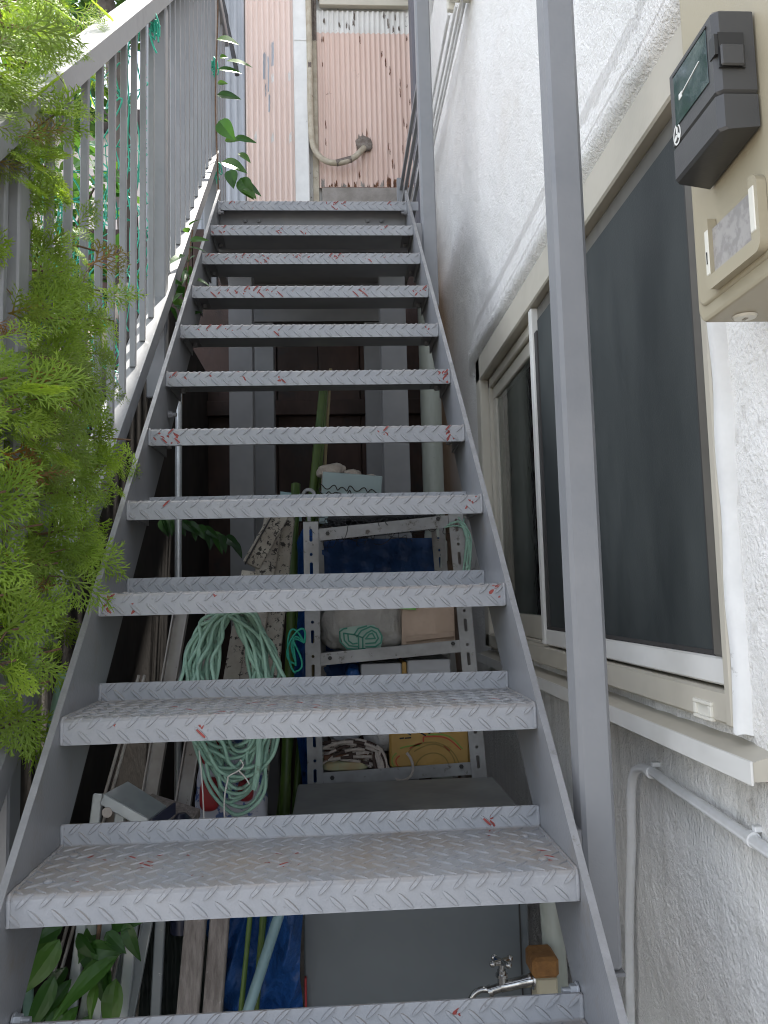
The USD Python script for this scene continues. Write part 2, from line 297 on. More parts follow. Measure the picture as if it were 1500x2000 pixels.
def foliage(name, ramp, trans, rough=.5, tr=.35):
    return usdkit.material(stage, '/World/Looks/' + name, {
        'a': ('attribute', {'attribute': 'tone'}), 'r': ('rgb_ramp', {'ramp': ramp}),
        'r2': ('rgb_ramp', {'ramp': [(p, tuple(x * y for x, y in zip(c, trans))) for p, c in ramp]}),
        'p': ('principled_bsdf', {'roughness': rough, 'specular_ior_level': .4}), 't': ('translucent_bsdf', {}), 'm': ('mix_closure', {'fac': tr})},
        [('a.fac', 'r.fac'), ('a.fac', 'r2.fac'), ('r.color', 'p.base_color'), ('r2.color', 't.color'), ('p.BSDF', 'm.closure1'), ('t.BSDF', 'm.closure2')], surface='m.closure')
# tone 0 brown dead scale leaves, then dark to yellow green
M['thuja'] = foliage('conifer_sprays', [(0, (.30, .12, .035)), (.12, (.19, .12, .035)), (.2, (.125, .175, .028)), (.5, (.175, .265, .036)), (.8, (.235, .34, .046)), (1, (.29, .39, .062))], (1.7, 1.7, .95), .5, .46)
M['leaf'] = foliage('broad_leaves', [(0, (.018, .05, .015)), (.5, (.04, .115, .022)), (1, (.085, .17, .03))], (1.7, 1.7, 1.0), .32, .3)

# ------------------------------------------------------------------ stair geometry
H, G, W, UPS, DEP = .1949, .2071, .75, .0337, .2153
SL = H / G; LIP = .040
GND = -.585
def nose(y): return SL * y

# ================================================================== SETTING
def ground_fn(u, v):
    x, y = -30 + 60 * u, -30 + 60 * v
    return np.stack([x, y, np.full_like(x, GND)], -1)
tag(obj('ground', sheet(ground_fn, 21, 21), M['concrete'], smooth=False), kind='structure')
# garden terrace left of the stairs, rising with them behind the added shade wall
def bank_fn(u, v):
    x = -.335 - 7 * u; y = .2 + 9 * v
    z = np.minimum(SL * y - .22, 1.55) + .04 * (fbm(np.stack([x * 3, y * 3, x * 0], -1)) - .5)
    return np.stack([x, y, z], -1)
tag(obj('garden_bank', sheet(bank_fn, 40, 50), M['soil']), kind='structure')

# added wall under the left railing, keeps the space below the stairs dark
rw = thing('added_shade_wall', 'added dark wall rising with the stairs, shading the space under the left railing', 'wall')
ys = [.55, 3.6]
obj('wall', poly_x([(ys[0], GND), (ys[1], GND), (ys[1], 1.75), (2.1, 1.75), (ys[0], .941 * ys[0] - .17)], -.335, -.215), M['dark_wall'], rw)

# ================================================================== WHITE HOUSE (right)
XW = 1.0; WY0, WY1, WZ0, WZ1 = .185, 2.085, .36, 1.425
hs = thing('white_house', 'white plastered house wall with wide aluminium window right of the stairs', 'house')
def plaster():
    y = np.arange(-.62, 4.3, .0125); z = np.arange(GND, 3.6, .0125)
    Y, Z = np.meshgrid(y, z, indexing='ij')
    P = np.stack([Y, Z, Z * 0], -1)
    d = .010 * (fbm(P * np.array([6, 6, 1]), 4, 3) - .5) + .0055 * (fbm(P * np.array([60, 34, 1]), 3, 8) - .5)
    # thick plaster bead round the window head, drooping down the sides
    in_y = np.clip((Y + .1) / .1, 0, 1) * np.clip((2.35 - Y) / .2, 0, 1)
    hgt = Z - (WZ1 + .008)
    d += in_y * (.030 * np.exp(-((hgt - .03) / .030) ** 4) + .012 * np.exp(-((hgt - .10) / .055) ** 4))
    d += .012 * np.exp(-((Y - .02) / .15) ** 4) * ((Z > .1) & (Z < 1.5))
    # slight step where an older coat ends
    d += .010 / (1 + np.exp((Y - 2.72) / .012))
    X = XW - d
    V = np.stack([X, Y, Z], -1).reshape(-1, 3); i = np.arange(Y.size).reshape(Y.shape)
    yc, zc = (Y[:-1, :-1] + Y[1:, 1:]) / 2, (Z[:-1, :-1] + Z[1:, 1:]) / 2
    keep = ~((yc > WY0 + .014) & (yc < WY1 - .014) & (zc > WZ0 + .014) & (zc < WZ1 - .014))
    q = np.stack([i[:-1, :-1], i[:-1, 1:], i[1:, 1:], i[1:, :-1]], -1)[keep]
    m = trimesh.Trimesh(V, np.vstack([q[:, [0, 1, 2]], q[:, [0, 2, 3]]]), process=False); m.remove_unreferenced_vertices(); return m
obj('wall', plaster(), M['plaster'], hs, smooth=True)
core = [box(1.045, 1.25, -.62, 4.3, 3.6, 7.0), box(1.045, 1.16, -.62, WY0 - .03, GND, 3.6), box(1.045, 1.16, WY1 + .03, 4.3, GND, 3.6),
        box(1.045, 1.16, WY0 - .03, WY1 + .03, GND, WZ0 - .02), box(1.045, 1.16, WY0 - .03, WY1 + .03, WZ1 + .02, 3.6), box(1.17, 6, -.6, 4.28, GND, 6.99)]
obj('wall_core', cat_(core), M['plaster'], hs)
obj('eave', cat_([box(.41, 6.1, -.75, 4.4, 7.0, 7.08), box(.395, .41, -.75, 4.4, 6.93, 7.10)]), M['roof'], hs)
# window: frame, sashes, screen
FX = .97
wf = obj('window_frame', cat_([
    box(FX, 1.06, WY0 + .012, WY1, 1.336, 1.424, .004),                 # head
    box(1.0, 1.06, 1.262, WY1, 1.300, 1.334, .003),
    box(FX, 1.06, WY0 + .012, WY1, .378, .425, .004),                   # bottom rail
    box(FX - .004, 1.06, WY0, WY0 + .020, .378, 1.424, .003),           # near jamb
    box(FX + .004, 1.06, WY0 + .021, WY0 + .036, .426, 1.334, .002),
    box(FX, 1.06, 2.010, WY1, .378, 1.424, .004), box(1.0, 1.06, 1.985, 2.008, .426, 1.334, .002)]), M['alu'], hs)
pl = cat_([box(FX - .004, FX + .004, .251, .311, .377, .383, .001), box(FX - .004, FX + .004, .251, .311, .399, .405, .001),
           box(FX - .004, FX + .004, .251, .261, .383, .399, .001), box(FX - .004, FX + .004, .301, .311, .383, .399, .001), box(FX - .001, FX + .003, .261, .301, .383, .399)])
obj('drain_cover', pl, M['cream'], wf)
obj('window_track', cat_([box(1.0, 1.055, WY0 + .03, 2.0, .426, .432), box(1.02, 1.026, WY0 + .03, 2.0, .432, .445)]), M['alu'], wf)
# sliding screen sash (near half)
ss = obj('screen_sash', cat_([
    box(.978, .996, .222, 1.262, .430, .470, .003)]), M['alu_white'], hs)
obj('sash_top_rail', cat_([box(.992, 1.01, .222, 1.2315, 1.285, 1.335, .003), box(1.0, 1.02, .222, 1.2315, 1.262, 1.2845, .002)]), M['alu_shaded'], ss)
obj('sash_side_rail', box(.978, .996, .222, .256, .4705, 1.335, .003), M['alu_shaded'], ss)
obj('meeting_stile', box(.974, .996, 1.232, 1.262, .4305, 1.333, .003), M['alu_white'], ss)
obj('gasket', cat_([box(.9812, .993, .2562, .264, .4702, 1.262), box(.981, .993, .2645, 1.2318, .4704, .478), box(.981, .993, 1.205, 1.2318, .4785, 1.262)]), M['gasket'], ss)
obj('screen_mesh', box(.985, .988, .262, 1.207, .475, 1.290), M['screen'], ss)
gs = obj('glass_sash', cat_([
    box(1.012, 1.034, 1.245, 1.985, .432, .500, .003), box(1.012, 1.034, 1.245, 1.985, 1.255, 1.30, .003),
    box(1.012, 1.034, 1.940, 1.985, .500, 1.255, .003), box(1.012, 1.034, 1.225, 1.262, .500, 1.255, .003)]), M['alu'], hs)
obj('window_pane', box(1.020, 1.024, 1.262, 1.940, .500, 1.255), M['glass'], gs, smooth=False)
obj('reflection_panel', box(1.062, 1.07, .2, 2.08, .37, 1.42), M['reflection_panel'], hs)  # added panel behind the glass, carries the green reflection
obj('window_sill', cat_([poly_x([(0, 0)] * 0 + [(0, 0), (1, 0), (1, 1)], 0, 1) if 0 else
    trimesh.convex.convex_hull(np.array([(x, y, z) for y in (.098, 2.12) for x, z in ((.948, .326), (.948, .350), (1.03, .372), (1.03, .326))]))]), M['alu'], hs)
obj('sill_lip', box(.944, .9475, .096, 2.122, .3215, .3520, .001), M['alu_white'], hs)
# plaster return beside the near jamb, with its ragged lower end
def ret(u, v):
    z = .3735 - .003 * np.abs(np.sin(u * 5)) + (1.47 - .372) * v
    y = WY0 - .003 - .024 * u + .003 * np.sin(z * 23) * u; x = .9665 + .0015 * np.sin(z * 31) + .034 * u ** 3.2 + .0016 * (fbm(np.stack([y * 30, z * 14, z * 0], -1)) - .5)
    return np.stack([x, y, z], -1)
obj('plaster_return', sheet(ret, 10, 90), M['white_trim'], hs, smooth=True)

# pale pipes along the wall beyond the posts
PIPE_L = ('outermost thin cream pipe along the white wall, farthest from the plaster', 'second thin cream pipe from the stairs along the white wall', 'third thin cream pipe from the stairs along the white wall', 'innermost thin cream pipe, lying against the white plaster')
for k, (xx_, z_) in enumerate(((.905, 2.745), (.930, 2.735), (.953, 2.735), (.975, 2.745))):
    p = tube([(xx_, 2.0 - .02 * k, z_ + .03 * k), (xx_, 3.3, z_ + .03 * k)], .0062, 10)
    obj('wall_pipe', p, M['conduit'], label=PIPE_L[k], cat='pipe', group='cream pipes along the white wall')
jb = thing('junction_box', 'cream plastic cover where the thin pipes meet on the white wall', 'box')
obj('cover', box(.90, 1.0, 1.90, 2.02, 2.80, 2.90, .008), M['cream'], jb)
obj('bracket', box(.905, .935, 2.03, 2.06, 2.79, 2.85, .004), M['cream'], jb)

# ================================================================== PINK HOUSE (end)
PY = 3.6
ph = thing('pink_house', 'pink corrugated metal clad house wall beyond the top landing', 'house')
def corrugated(x0, x1, z0, z1, pitch, amp, y=PY, sharp=1.0, ragged=0):
    n = int((x1 - x0) / pitch * 12) + 1
    xs = np.linspace(x0, x1, n); ph_ = 2 * np.pi * (xs - x0) / pitch
    w = np.sign(np.sin(ph_)) * np.abs(np.sin(ph_)) ** sharp
    def fn(u, v):
        x = x0 + (x1 - x0) * u; yy = y - amp * np.interp(x, xs, w)
        zb = z0 + ragged * (noise(np.stack([x * 70, x * 0, x * 0], -1)) - .5)
        return np.stack([x, yy, zb + (z1 - zb) * v], -1)
    return sheet(fn, n, 3)
obj('siding_panel', corrugated(.39, .925, 2.862, 3.796, 0.0292, .0058, ragged=.008), M['pink'], ph, smooth=True)
obj('upper_siding_band', corrugated(.39, .925, 3.7965, 3.93, .0292, .006), M['whitecorr'], ph, smooth=True)
obj('siding_panel', corrugated(-.017, .256, 2.10, 5.0, .0307, .007, y=PY - .012, sharp=.8), M['pink2'], ph, smooth=True, label='cleaner left pink panel')
obj('blue_grey_siding', corrugated(-.60, -.02, 2.10, 5.0, .040, .006, y=PY - .02, sharp=.6), M['bluegrey'], ph, smooth=True)
obj('corner_trim', cat_([box(.258, .337, PY - .04, PY + .02, 2.1, 5.0, .004), box(.262, .333, PY - .043, PY - .0405, 3.72, 3.724)]), M['white_trim'], ph)
obj('trim_strip', box(.356, .389, PY - .012, PY + .02, 2.1, 3.74, .002), M['hose_pipe'], ph)
obj('weathered_strip', corrugated(.345, .392, 3.745, 4.3, .016, .005, y=PY - .004), M['mastic'], ph, smooth=True)
def wall_patch(x0, x1, z0, z1, m, name, left=False, seed=0):
    r = random.Random(seed); px0, pitch, amp, yb, sharp = (-.017, .0307, .007, PY - .012, .8) if left else (.39, .0292, .0058, PY, 1.0)
    def fn(u, v):
        x = x0 + (x1 - x0) * u + .004 * (noise(np.stack([v * 9 + seed, v * 0, v * 0], -1)) - .5); a = np.sin(2 * np.pi * (x - px0) / pitch); w = np.sign(a) * np.abs(a) ** sharp
        e0 = .018 * (noise(np.stack([u * 6 + seed, u * 0, u * 0 + 3], -1)) - .5); zz = z0 + e0 + (z1 - z0 + e0) * v
        return np.stack([x, yb - amp * w - .0009, zz], -1)
    obj(name, sheet(fn, 9, 9), m, ph, smooth=True)
for q, (x0, x1, z0, z1) in enumerate(((.085, .098, 3.50, 3.66), (.110, .118, 3.42, 3.63), (.132, .146, 3.58, 3.72), (.112, .121, 3.30, 3.40), (.094, .099, 3.40, 3.47))):
    wall_patch(x0, x1, z0, z1, M['bluegrey'], 'peeled_patch', True, q)
for q, (x, z) in enumerate(((.03, 3.14), (.125, 3.13), (.225, 3.125), (.225, 3.49), (.13, 3.48))):
    wall_patch(x, x + .014, z, z + .045, M['whitecorr'], 'bare_patch', True, 20 + q)
RP = random.Random(31)
for q in range(26):
    x = RP.choice((RP.uniform(.40, .44), RP.uniform(.60, .92), RP.uniform(.75, .92), RP.uniform(.86, .92))); z = RP.uniform(2.88, 3.78)
    wall_patch(x, x + RP.uniform(.003, .007), z, z + RP.uniform(.01, .05), M['rust'], 'rust_spot', False, 40 + q)
for q in range(14):
    x = .402 + q * .037; wall_patch(x, x + RP.uniform(.012, .03), 2.864, 2.864 + RP.uniform(.008, .05), M['rust'] if q % 3 else M['concrete'], 'rust_spot', False, 80 + q)
for q, (x, z0, z1) in enumerate(((.617, 3.14, 3.175), (.640, 3.15, 3.18), (.662, 3.14, 3.205), (.683, 3.09, 3.15))):
    wall_patch(x, x + .007, z0, z1, M['rust'] if q > 1 else M['mastic'], 'stain', False, 120 + q)
for q in range(12):
    x = RP.uniform(.40, .91); z = RP.uniform(3.80, 3.90); wall_patch(x, x + RP.uniform(.004, .012), z, z + RP.uniform(.01, .04), M['mastic'], 'bare_patch', False, 140 + q)
obj('rust_edge', box(.405, .925, PY - .006, PY + .004, 2.856, 2.866), M['rust'], ph)
obj('foundation', cat_([box(.405, .94, PY - .025, PY + .06, 2.0, 2.856, .004)]), M['concrete'], ph)
obj('wall', cat_([box(-.60, 1.0, PY + .03, PY + 3, 2.0, 4.9), box(-.60, .40, PY + .02, PY + .031, 2.0, 4.9)]), M['whitecorr'], ph)
wp = obj('window_frame', cat_([box(.41, .93, PY - .035, PY, 3.945, 3.965, .002), box(.41, .93, PY - .028, PY, 3.967, 3.985, .002), box(.40, .43, PY - .03, PY, 3.986, 4.7, .002),
                               box(.90, .93, PY - .03, PY, 3.986, 4.7, .002), box(.43, .90, PY - .024, PY, 3.987, 4.015, .002)]), M['alu'], ph)
obj('window_pane', box(.43, .90, PY - .012, PY - .008, 4.015, 4.7), M['glass'], wp, smooth=False)
obj('roof', box(-.8, 1.02, PY - .18, PY + 3.2, 4.95, 5.02), M['roof'], ph)
obj('dark_strip', box(.905, .950, 3.30, 3.42, 2.1, 4.3, .003), M['slate'], label='dark slate coloured upright strip between pink wall and far right post', cat='board')  # plain dark upright strip filling the gap beyond the post
dh = thing('drain_hose', 'beige drain hose hanging in a hook shape into the pink wall', 'hose')
Ph = smoothline([(.349, PY - .045, 4.25), (.348, PY - .045, 3.82), (.349, PY - .045, 3.50), (.351, PY - .045, 3.17), (.377, PY - .05, 3.044), (.442, PY - .06, 2.985), (.515, PY - .07, 2.976), (.590, PY - .07, 3.008), (.632, PY - .05, 3.060), (.648, PY - .01, 3.095)], 6)
obj('hose', tube(Ph, .0165, 12), M['hose_pipe'], dh)
for c_ in (tube([(.34, PY - .045, 3.56), (.358, PY - .045, 3.56)], .022, 8), tube([Ph[-9], Ph[-6]], .0185, 12)): obj('hose_collar', c_, M['mastic'], dh)
ms = trimesh.creation.icosphere(3); ms.vertices *= (.048, .022, .048); ms.vertices *= (1 + .45 * (fbm(ms.vertices * 40 + 5)[:, None] - .5))
ms.apply_translation((.648, PY - .012, 3.115)); obj('wall_seal', ms, M['mastic'], dh)
# small runs of rust below and beside the seal
obj('old_cable', tube(smoothline([(-.22, 3.4, 4.3), (-.15, 3.42, 3.95), (-.10, 3.44, 3.72), (-.048, 3.46, 3.44)], 6), [.020] * 12 + [.013] * 7, 7), M['cable'], label='dark weathered stick slanting across the blue grey siding at the stair top', cat='stick')

# ground-level wall under the landing
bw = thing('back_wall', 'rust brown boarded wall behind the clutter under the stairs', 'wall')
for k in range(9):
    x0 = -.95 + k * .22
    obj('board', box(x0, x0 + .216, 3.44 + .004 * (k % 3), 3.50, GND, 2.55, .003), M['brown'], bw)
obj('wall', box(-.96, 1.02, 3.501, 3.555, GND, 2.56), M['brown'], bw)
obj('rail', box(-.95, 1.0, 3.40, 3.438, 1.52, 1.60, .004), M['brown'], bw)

# ================================================================== METAL STAIRCASE
st = thing('metal_staircase', 'grey painted steel staircase with chequer plate treads and slanted stringers', 'staircase')
I0, I1 = -2, 11
def stringer(x0, x1):
    y0, y1 = -.52, 2.36; d = .168 * 1.373
    pts = [(y0, GND), (y0, SL * y0 + .006), (y1, SL * y1 + .006), (y1, SL * y1 - d + .03), ((GND + d) / SL, GND)]
    return poly_x(pts, x0, x1)
for x0_, x1_ in ((-.011, -.0015), (.7515, .761)):
    so = obj('stringer', stringer(x0_, x1_), M['stringer'], st, smooth=False)
    obj('lit_edge_strip', hull([(x, y, SL * y + .0062 + dz) for x in (x0_ - .0004, x1_ + .0004) for y in (-.515, 2.36) for dz in (0, .0022)]), M['lit_edge'], so)  # thin added strip, painted paler as if lit from above

# cross-section of a tread: lip, rounded nosing, plate, upstand
R1 = .007
def section():
    P = [(-.0, -LIP)]
    P += [(0, -R1)] + [(R1 - R1 * math.cos(a), -R1 + R1 * math.sin(a)) for a in np.linspace(.3, 1.27, 4)] + [(R1, 0)]
    P += [(DEP - .004, 0)] + [(DEP - .004 + .004 * math.sin(a), .004 - .004 * math.cos(a)) for a in np.linspace(.4, 1.2, 3)] + [(DEP, .004), (DEP, UPS)]
    return np.array(P)
SEC = section(); SL_ = np.r_[0, np.cumsum(np.linalg.norm(np.diff(SEC, axis=0), axis=1))]
SEG = np.diff(SEC, axis=0) / np.linalg.norm(np.diff(SEC, axis=0), axis=1)[:, None]
def on_sec(s, h):
    """point (y, z) of the outer face at arc length s, raised by h along the normal"""
    s = np.clip(s, 0, SL_[-1] - 1e-6)
    y, z = np.interp(s, SL_, SEC[:, 0]), np.interp(s, SL_, SEC[:, 1])
    mids = (SL_[1:] + SL_[:-1]) / 2
    ty, tz = np.interp(s, mids, SEG[:, 0]), np.interp(s, mids, SEG[:, 1]); L = np.hypot(ty, tz)
    return y - h * tz / L, z + h * ty / L
def tread_plate():
    t = .0032
    yo, zo = SEC[:, 0], SEC[:, 1]
    n = np.zeros_like(SEC); n[:-1] += SEG; n[1:] += SEG; n /= np.linalg.norm(n, axis=1)[:, None]
    inner = SEC - t * np.stack([-n[:, 1], n[:, 0]], 1)
    return poly_x(np.vstack([SEC, inner[::-1]]), .0, W)
def bars_of(cells, h=.0023, wd=.0033, grow=0.):
    V, F = [], []
    st_ = np.linspace(-1, 1, 7); half = .0148 + grow
    for cx, cs, sgn in cells:
        a = sgn * math.radians(44); k = len(V) // 1
        base = sum(len(v) for v in V)
        w = wd * np.sqrt(np.clip(1 - st_ ** 2, 0, 1)) + .0003
        lx = cx + st_ * half * math.cos(a); ls = cs + st_ * half * math.sin(a)
        nx, ns = -math.sin(a), math.cos(a)
        hh = h * (1 - .75 * st_ ** 4)
        rows = []
        for o, e in ((-1, -.0002), (-.62, 1), (.62, 1), (1, -.0002)):
            X = lx + o * w * nx; S = ls + o * w * ns
            y, z = on_sec(S, np.where(e > 0, hh, e)); rows.append(np.stack([np.clip(X, .001, W - .001), y, z], 1))
        V.append(np.concatenate(rows))
        for r in range(3):
            for i in range(6):
                p = base + r * 7 + i
                F += [(p, p + 1, p + 8), (p, p + 8, p + 7)]
    return trimesh.Trimesh(np.concatenate(V), np.array(F), process=False)
ROWS = [(.0115, 1), (.0335, -1)] + [(.0335 + .0205 * k, -1 if k % 2 == 0 else 1) for k in range(1, 11)]
ROWS += [(SL_[-1] - .0225, 1), (SL_[-1] - .007, -1)]
ROWS = [(s, 1 if (j % 2) else -1) for j, (s, _) in enumerate(ROWS)]
PITCH_X = .030
def cells():
    c = []
    for j, (s, sg_) in enumerate(ROWS):
        off = .5 * PITCH_X * (j % 2)
        for i in range(int(W / PITCH_X) + 1):
            x = .006 + off + i * PITCH_X
            if .002 < x < W - .002: c.append((x, s, sg_))
    return c
CELLS = cells(); PLATE = tread_plate(); BARS = bars_of(CELLS)
LIPS = (.004, .05)
# red chips: (tread, x centre, x spread, s centre, s spread, count)
CH = [(11, .10, .05, .02, .015, 5), (11, .46, .06, .025, .012, 12), (11, .68, .05, .02, .01, 2), (10, .06, .05, .025, .012, 8), (10, .30, .10, .02, .012, 9), (10, .62, .03, .02, .01, 2),
      (9, .03, .02, .025, .015, 5), (9, .16, .09, .022, .013, 20), (9, .33, .05, .025, .013, 8), (9, .46, .04, .025, .013, 9), (9, .62, .07, .022, .012, 7),
      (8, .13, .08, .022, .014, 17), (8, .27, .05, .022, .012, 5), (8, .53, .02, .02, .012, 4), (8, .73, .02, .028, .014, 10), (7, .05, .03, .025, .015, 6), (7, .12, .06, .025, .012, 5), (7, .30, .04, .02, .012, 3), (7, .71, .02, .02, .012, 3),
      (6, .02, .015, .03, .01, 3), (6, .09, .07, .028, .014, 8), (6, .30, .015, .02, .01, 2), (6, .735, .012, .022, .014, 12), (5, .02, .012, .02, .01, 3), (5, .055, .02, .022, .014, 6), (5, .56, .015, .022, .010, 4), (5, .71, .012, .024, .012, 6),
      (4, .735, .014, .022, .012, 5), (4, .05, .03, .05, .02, 3), (3, .014, .008, .020, .012, 6), (3, .065, .015, .02, .01, 2), (3, .205, .006, .025, .008, 2), (3, .735, .014, .025, .014, 4),
      (2, .08, .008, .03, .006, 2), (2, .215, .01, .022, .006, 2), (2, .22, .20, .12, .08, 22), (2, .62, .15, .12, .08, 6), (1, .15, .10, .14, .05, 16), (1, .30, .12, .14, .05, 8), (1, .675, .02, .245, .02, 6), (1, .72, .01, .09, .02, 2), (0, .585, .012, .262, .010, 4)]
CR = random.Random(3)
def chips(i):
    out, worn = [], []
    for (k, x, dx, s, ds, n) in CH:
        if k != i: continue
        for _ in range(n):
            cx, cs = x + CR.gauss(0, dx * .6), min(max(s + CR.gauss(0, ds * .7), .004), SL_[-1] - .003)
            if not .004 < cx < W - .004: continue
            r = CR.uniform(.0009, .0030) * (1.2 if i in (3, 5, 6) else 1); a = CR.choice((-.75, .75)) + CR.gauss(0, .25); el = CR.uniform(1.3, 3.2)
            q = []
            for t in np.linspace(0, 2 * np.pi, 10)[:-1]:
                rr = r * CR.uniform(.55, 1.25); u, v = rr * el * math.cos(t), rr * math.sin(t)
                q.append((cx + u * math.cos(a) - v * math.sin(a), cs + u * math.sin(a) + v * math.cos(a)))
            q = np.array(q); yy, zz = on_sec(q[:, 1], .00030)
            yc, zc = on_sec(np.array([cs]), .00030)
            V = np.vstack([np.stack([np.clip(q[:, 0], .001, W - .001), yy, zz], 1), [cx, yc[0], zc[0]]])
            out.append(trimesh.Trimesh(V, [(j, (j + 1) % 9, 9) for j in range(9)], process=False))
            near = min(CELLS, key=lambda c: (c[0] - cx) ** 2 + (c[1] - cs) ** 2)
            if CR.random() < .26: worn.append(near)
    if worn: out.append(bars_of(list(set(worn)), h=.0025, wd=.0027, grow=-.004 * CR.random()))
    return cat_(out) if out else None
for i in range(I0, I1 + 1):
    mv = lambda m: m.copy().apply_translation((0, i * G, i * H))
    tr = obj('tread', mv(PLATE), M['steel_tread'], st, smooth=35)
    obj('chequer_pattern', mv(BARS), M['steel_tread'], tr, smooth=40, kind='stuff')
    c = chips(i)
    if c is not None: obj('red_paint_chips', mv(c), M['red'], tr, smooth=False, kind='stuff')
    for xe in (.0012, W - .0012):
        qs = np.linspace(.001, SL_[-1] - .001, 60); yy, zz = on_sec(qs, .0004)
        wr_ = .0022 + .0022 * noise(np.stack([qs * 160, qs * 0 + i * 7.3, qs * 0 + xe], -1))
        obj('weld_bead', mv(tube(np.stack([np.full(60, xe), yy, zz], 1), wr_, 6)), M['steel_tread'], tr, smooth=True)
    for bx, by in ((.035, .05), (.035, .165), (.715, .05), (.715, .165)):
        b = trimesh.creation.icosphere(2, .007); b.vertices *= (1, 1, .5); b.apply_translation((bx, by, .001))
        obj('rivet', mv(b), M['steel_tread'], tr, smooth=True)
    for sx in (0, 1):
        x0 = .0005 if sx == 0 else W - .0325
        ang = cat_([box(x0, x0 + .032, .03, .19, -.0075, -.0037, .0005), box(.0 + .0002 if sx == 0 else W - .004, .004 if sx == 0 else W - .0002, .03, .19, -.036, -.0078)])
        br = obj('tread_bracket', mv(ang), M['steel'], tr)
        nx = 1 if sx == 0 else -1
        for yb in (.06, .155): obj('nut', mv(tube([(.016 if sx == 0 else W - .016, yb, -.008), (.016 if sx == 0 else W - .016, yb, -.020)], .008, 6)), M['steel'], tr)
for (xb, yb, zb, n) in ((.0, .235, .028, 1), (.75, .235, .028, -1), (.0, 1.27, 1.06, 1), (.0, 2.27, 2.09, 1), (.75, 2.27, 2.09, -1)):
    b = cat_([tube([(xb, yb, zb), (xb + n * .0022, yb, zb)], .0115, 16), tube([(xb + n * .0022, yb, zb), (xb + n * .011, yb, zb)], .0092, 6), tube([(xb + n * .011, yb, zb), (xb + n * .022, yb, zb)], .0055, 12)])
    obj('bolt', b, M['zinc'] if zb < .1 else M['steel'], st)
# landing and its frame
obj('landing_plate', box(-.01, .83, 11 * G + DEP - .002, 3.35, 11 * H - .006, 11 * H - .001), M['steel_tread'], st)
sidep = PLATE.copy(); sidep.vertices[:, 0] = .762 + sidep.vertices[:, 0] * (.035 / W); sidep.apply_translation((0, 11 * G, 11 * H))
obj('landing_nosing', sidep, M['steel_tread'], st)
obj('landing_beam', cat_([box(-.0, .75, 2.335, 2.342, 1.955, 2.135), box(-.0, .75, 2.300, 2.3345, 1.940, 1.9545)]), M['steel'], st)
for xb in (.10, .155, .595, .65):
    obj('bolt', hexbolt((xb, 2.333, 2.085 if xb < .4 else 2.085), (0, -1, 0), .009, .007, .006), M['steel'], st)
for (xa, xb2, y) in ((.029, .122, 2.345), (.637, .740, 2.345), (.040, .150, 3.16), (.605, .710, 3.16)):
    obj('support_column', cat_([box(xa, xb2, y, y + .008, GND, 1.938, .001), box(xa, xb2, y + .092, y + .10, GND, 1.938, .001), box((xa + xb2) / 2 - .004, (xa + xb2) / 2 + .004, y + .0085, y + .0915, GND, 1.938)]), M['steel'], st, smooth=False)
obj('landing_beam', box(-.0, .75, 3.15, 3.27, 1.940, 2.135), M['steel'], st)

# ================================================================== LEFT RAILING
lr = thing('stair_railing', 'grey steel railing with many slim balusters along the left of the stairs', 'railing')
XC = -.108
def rb(y): return SL * y - .020       # top of bottom rail
def rtp(y): return SL * y + .947      # underside of top rail
def slope_rail(x0, x1, y0, y1, f0, f1, ch=.004):
    P = [(x, y, f(y) + 0) for x in (x0, x1) for y in (y0, y1) for f in (f0, f1)]
    return hull(P)
a0, a1 = -.45, 2.86
obj('top_rail', slope_rail(-.150, -.076, a0, a1, rtp, lambda y: rtp(y) + .062), M['railpaint'], lr)
obj('bottom_rail', slope_rail(-.138, -.072, a0, a1, lambda y: rb(y) - .062, rb), M['railpaint'], lr)
def post(x0, x1, y0, y1, z0, z1): return box(x0, x1, y0, y1, z0, z1, .0035)
for y in (-.40, .42, 1.63, 2.81):
    obj('post', post(-.137, -.079, y, y + .05, (rb(y) - .32 if y < 2.7 else 1.9), rtp(y) + .02), M['railpaint'], lr)
k = -9
for y in [.515 + .1115 * k for k in range(-7, 0)] + [.515 + .1125 * k for k in range(10)] + [1.773 + .0985 * k for k in range(11)]:
    if -.42 < y < 2.84 and abs(y - .455) > .04:
        obj('baluster', box(-.1065, -.0905, y - .016, y, rb(y) - .01, rtp(y) + .006, .0015), M['railpaint'], lr)
# level railing round the landing's left side
lv = thing('landing_railing', 'grey steel railing along the left edge of the top landing', 'railing')
obj('top_rail', box(-.142, -.078, 2.87, 3.34, 3.52, 3.58, .004), M['railpaint'], lv)
obj('bottom_rail', box(-.130, -.088, 2.87, 3.34, 2.20, 2.24, .004), M['railpaint'], lv)
for q in range(4):
    y = 2.95 + .1 * q; obj('baluster', box(-.1125, -.0905, y, y + .022, 2.24, 3.52, .0015), M['railpaint'], lv)

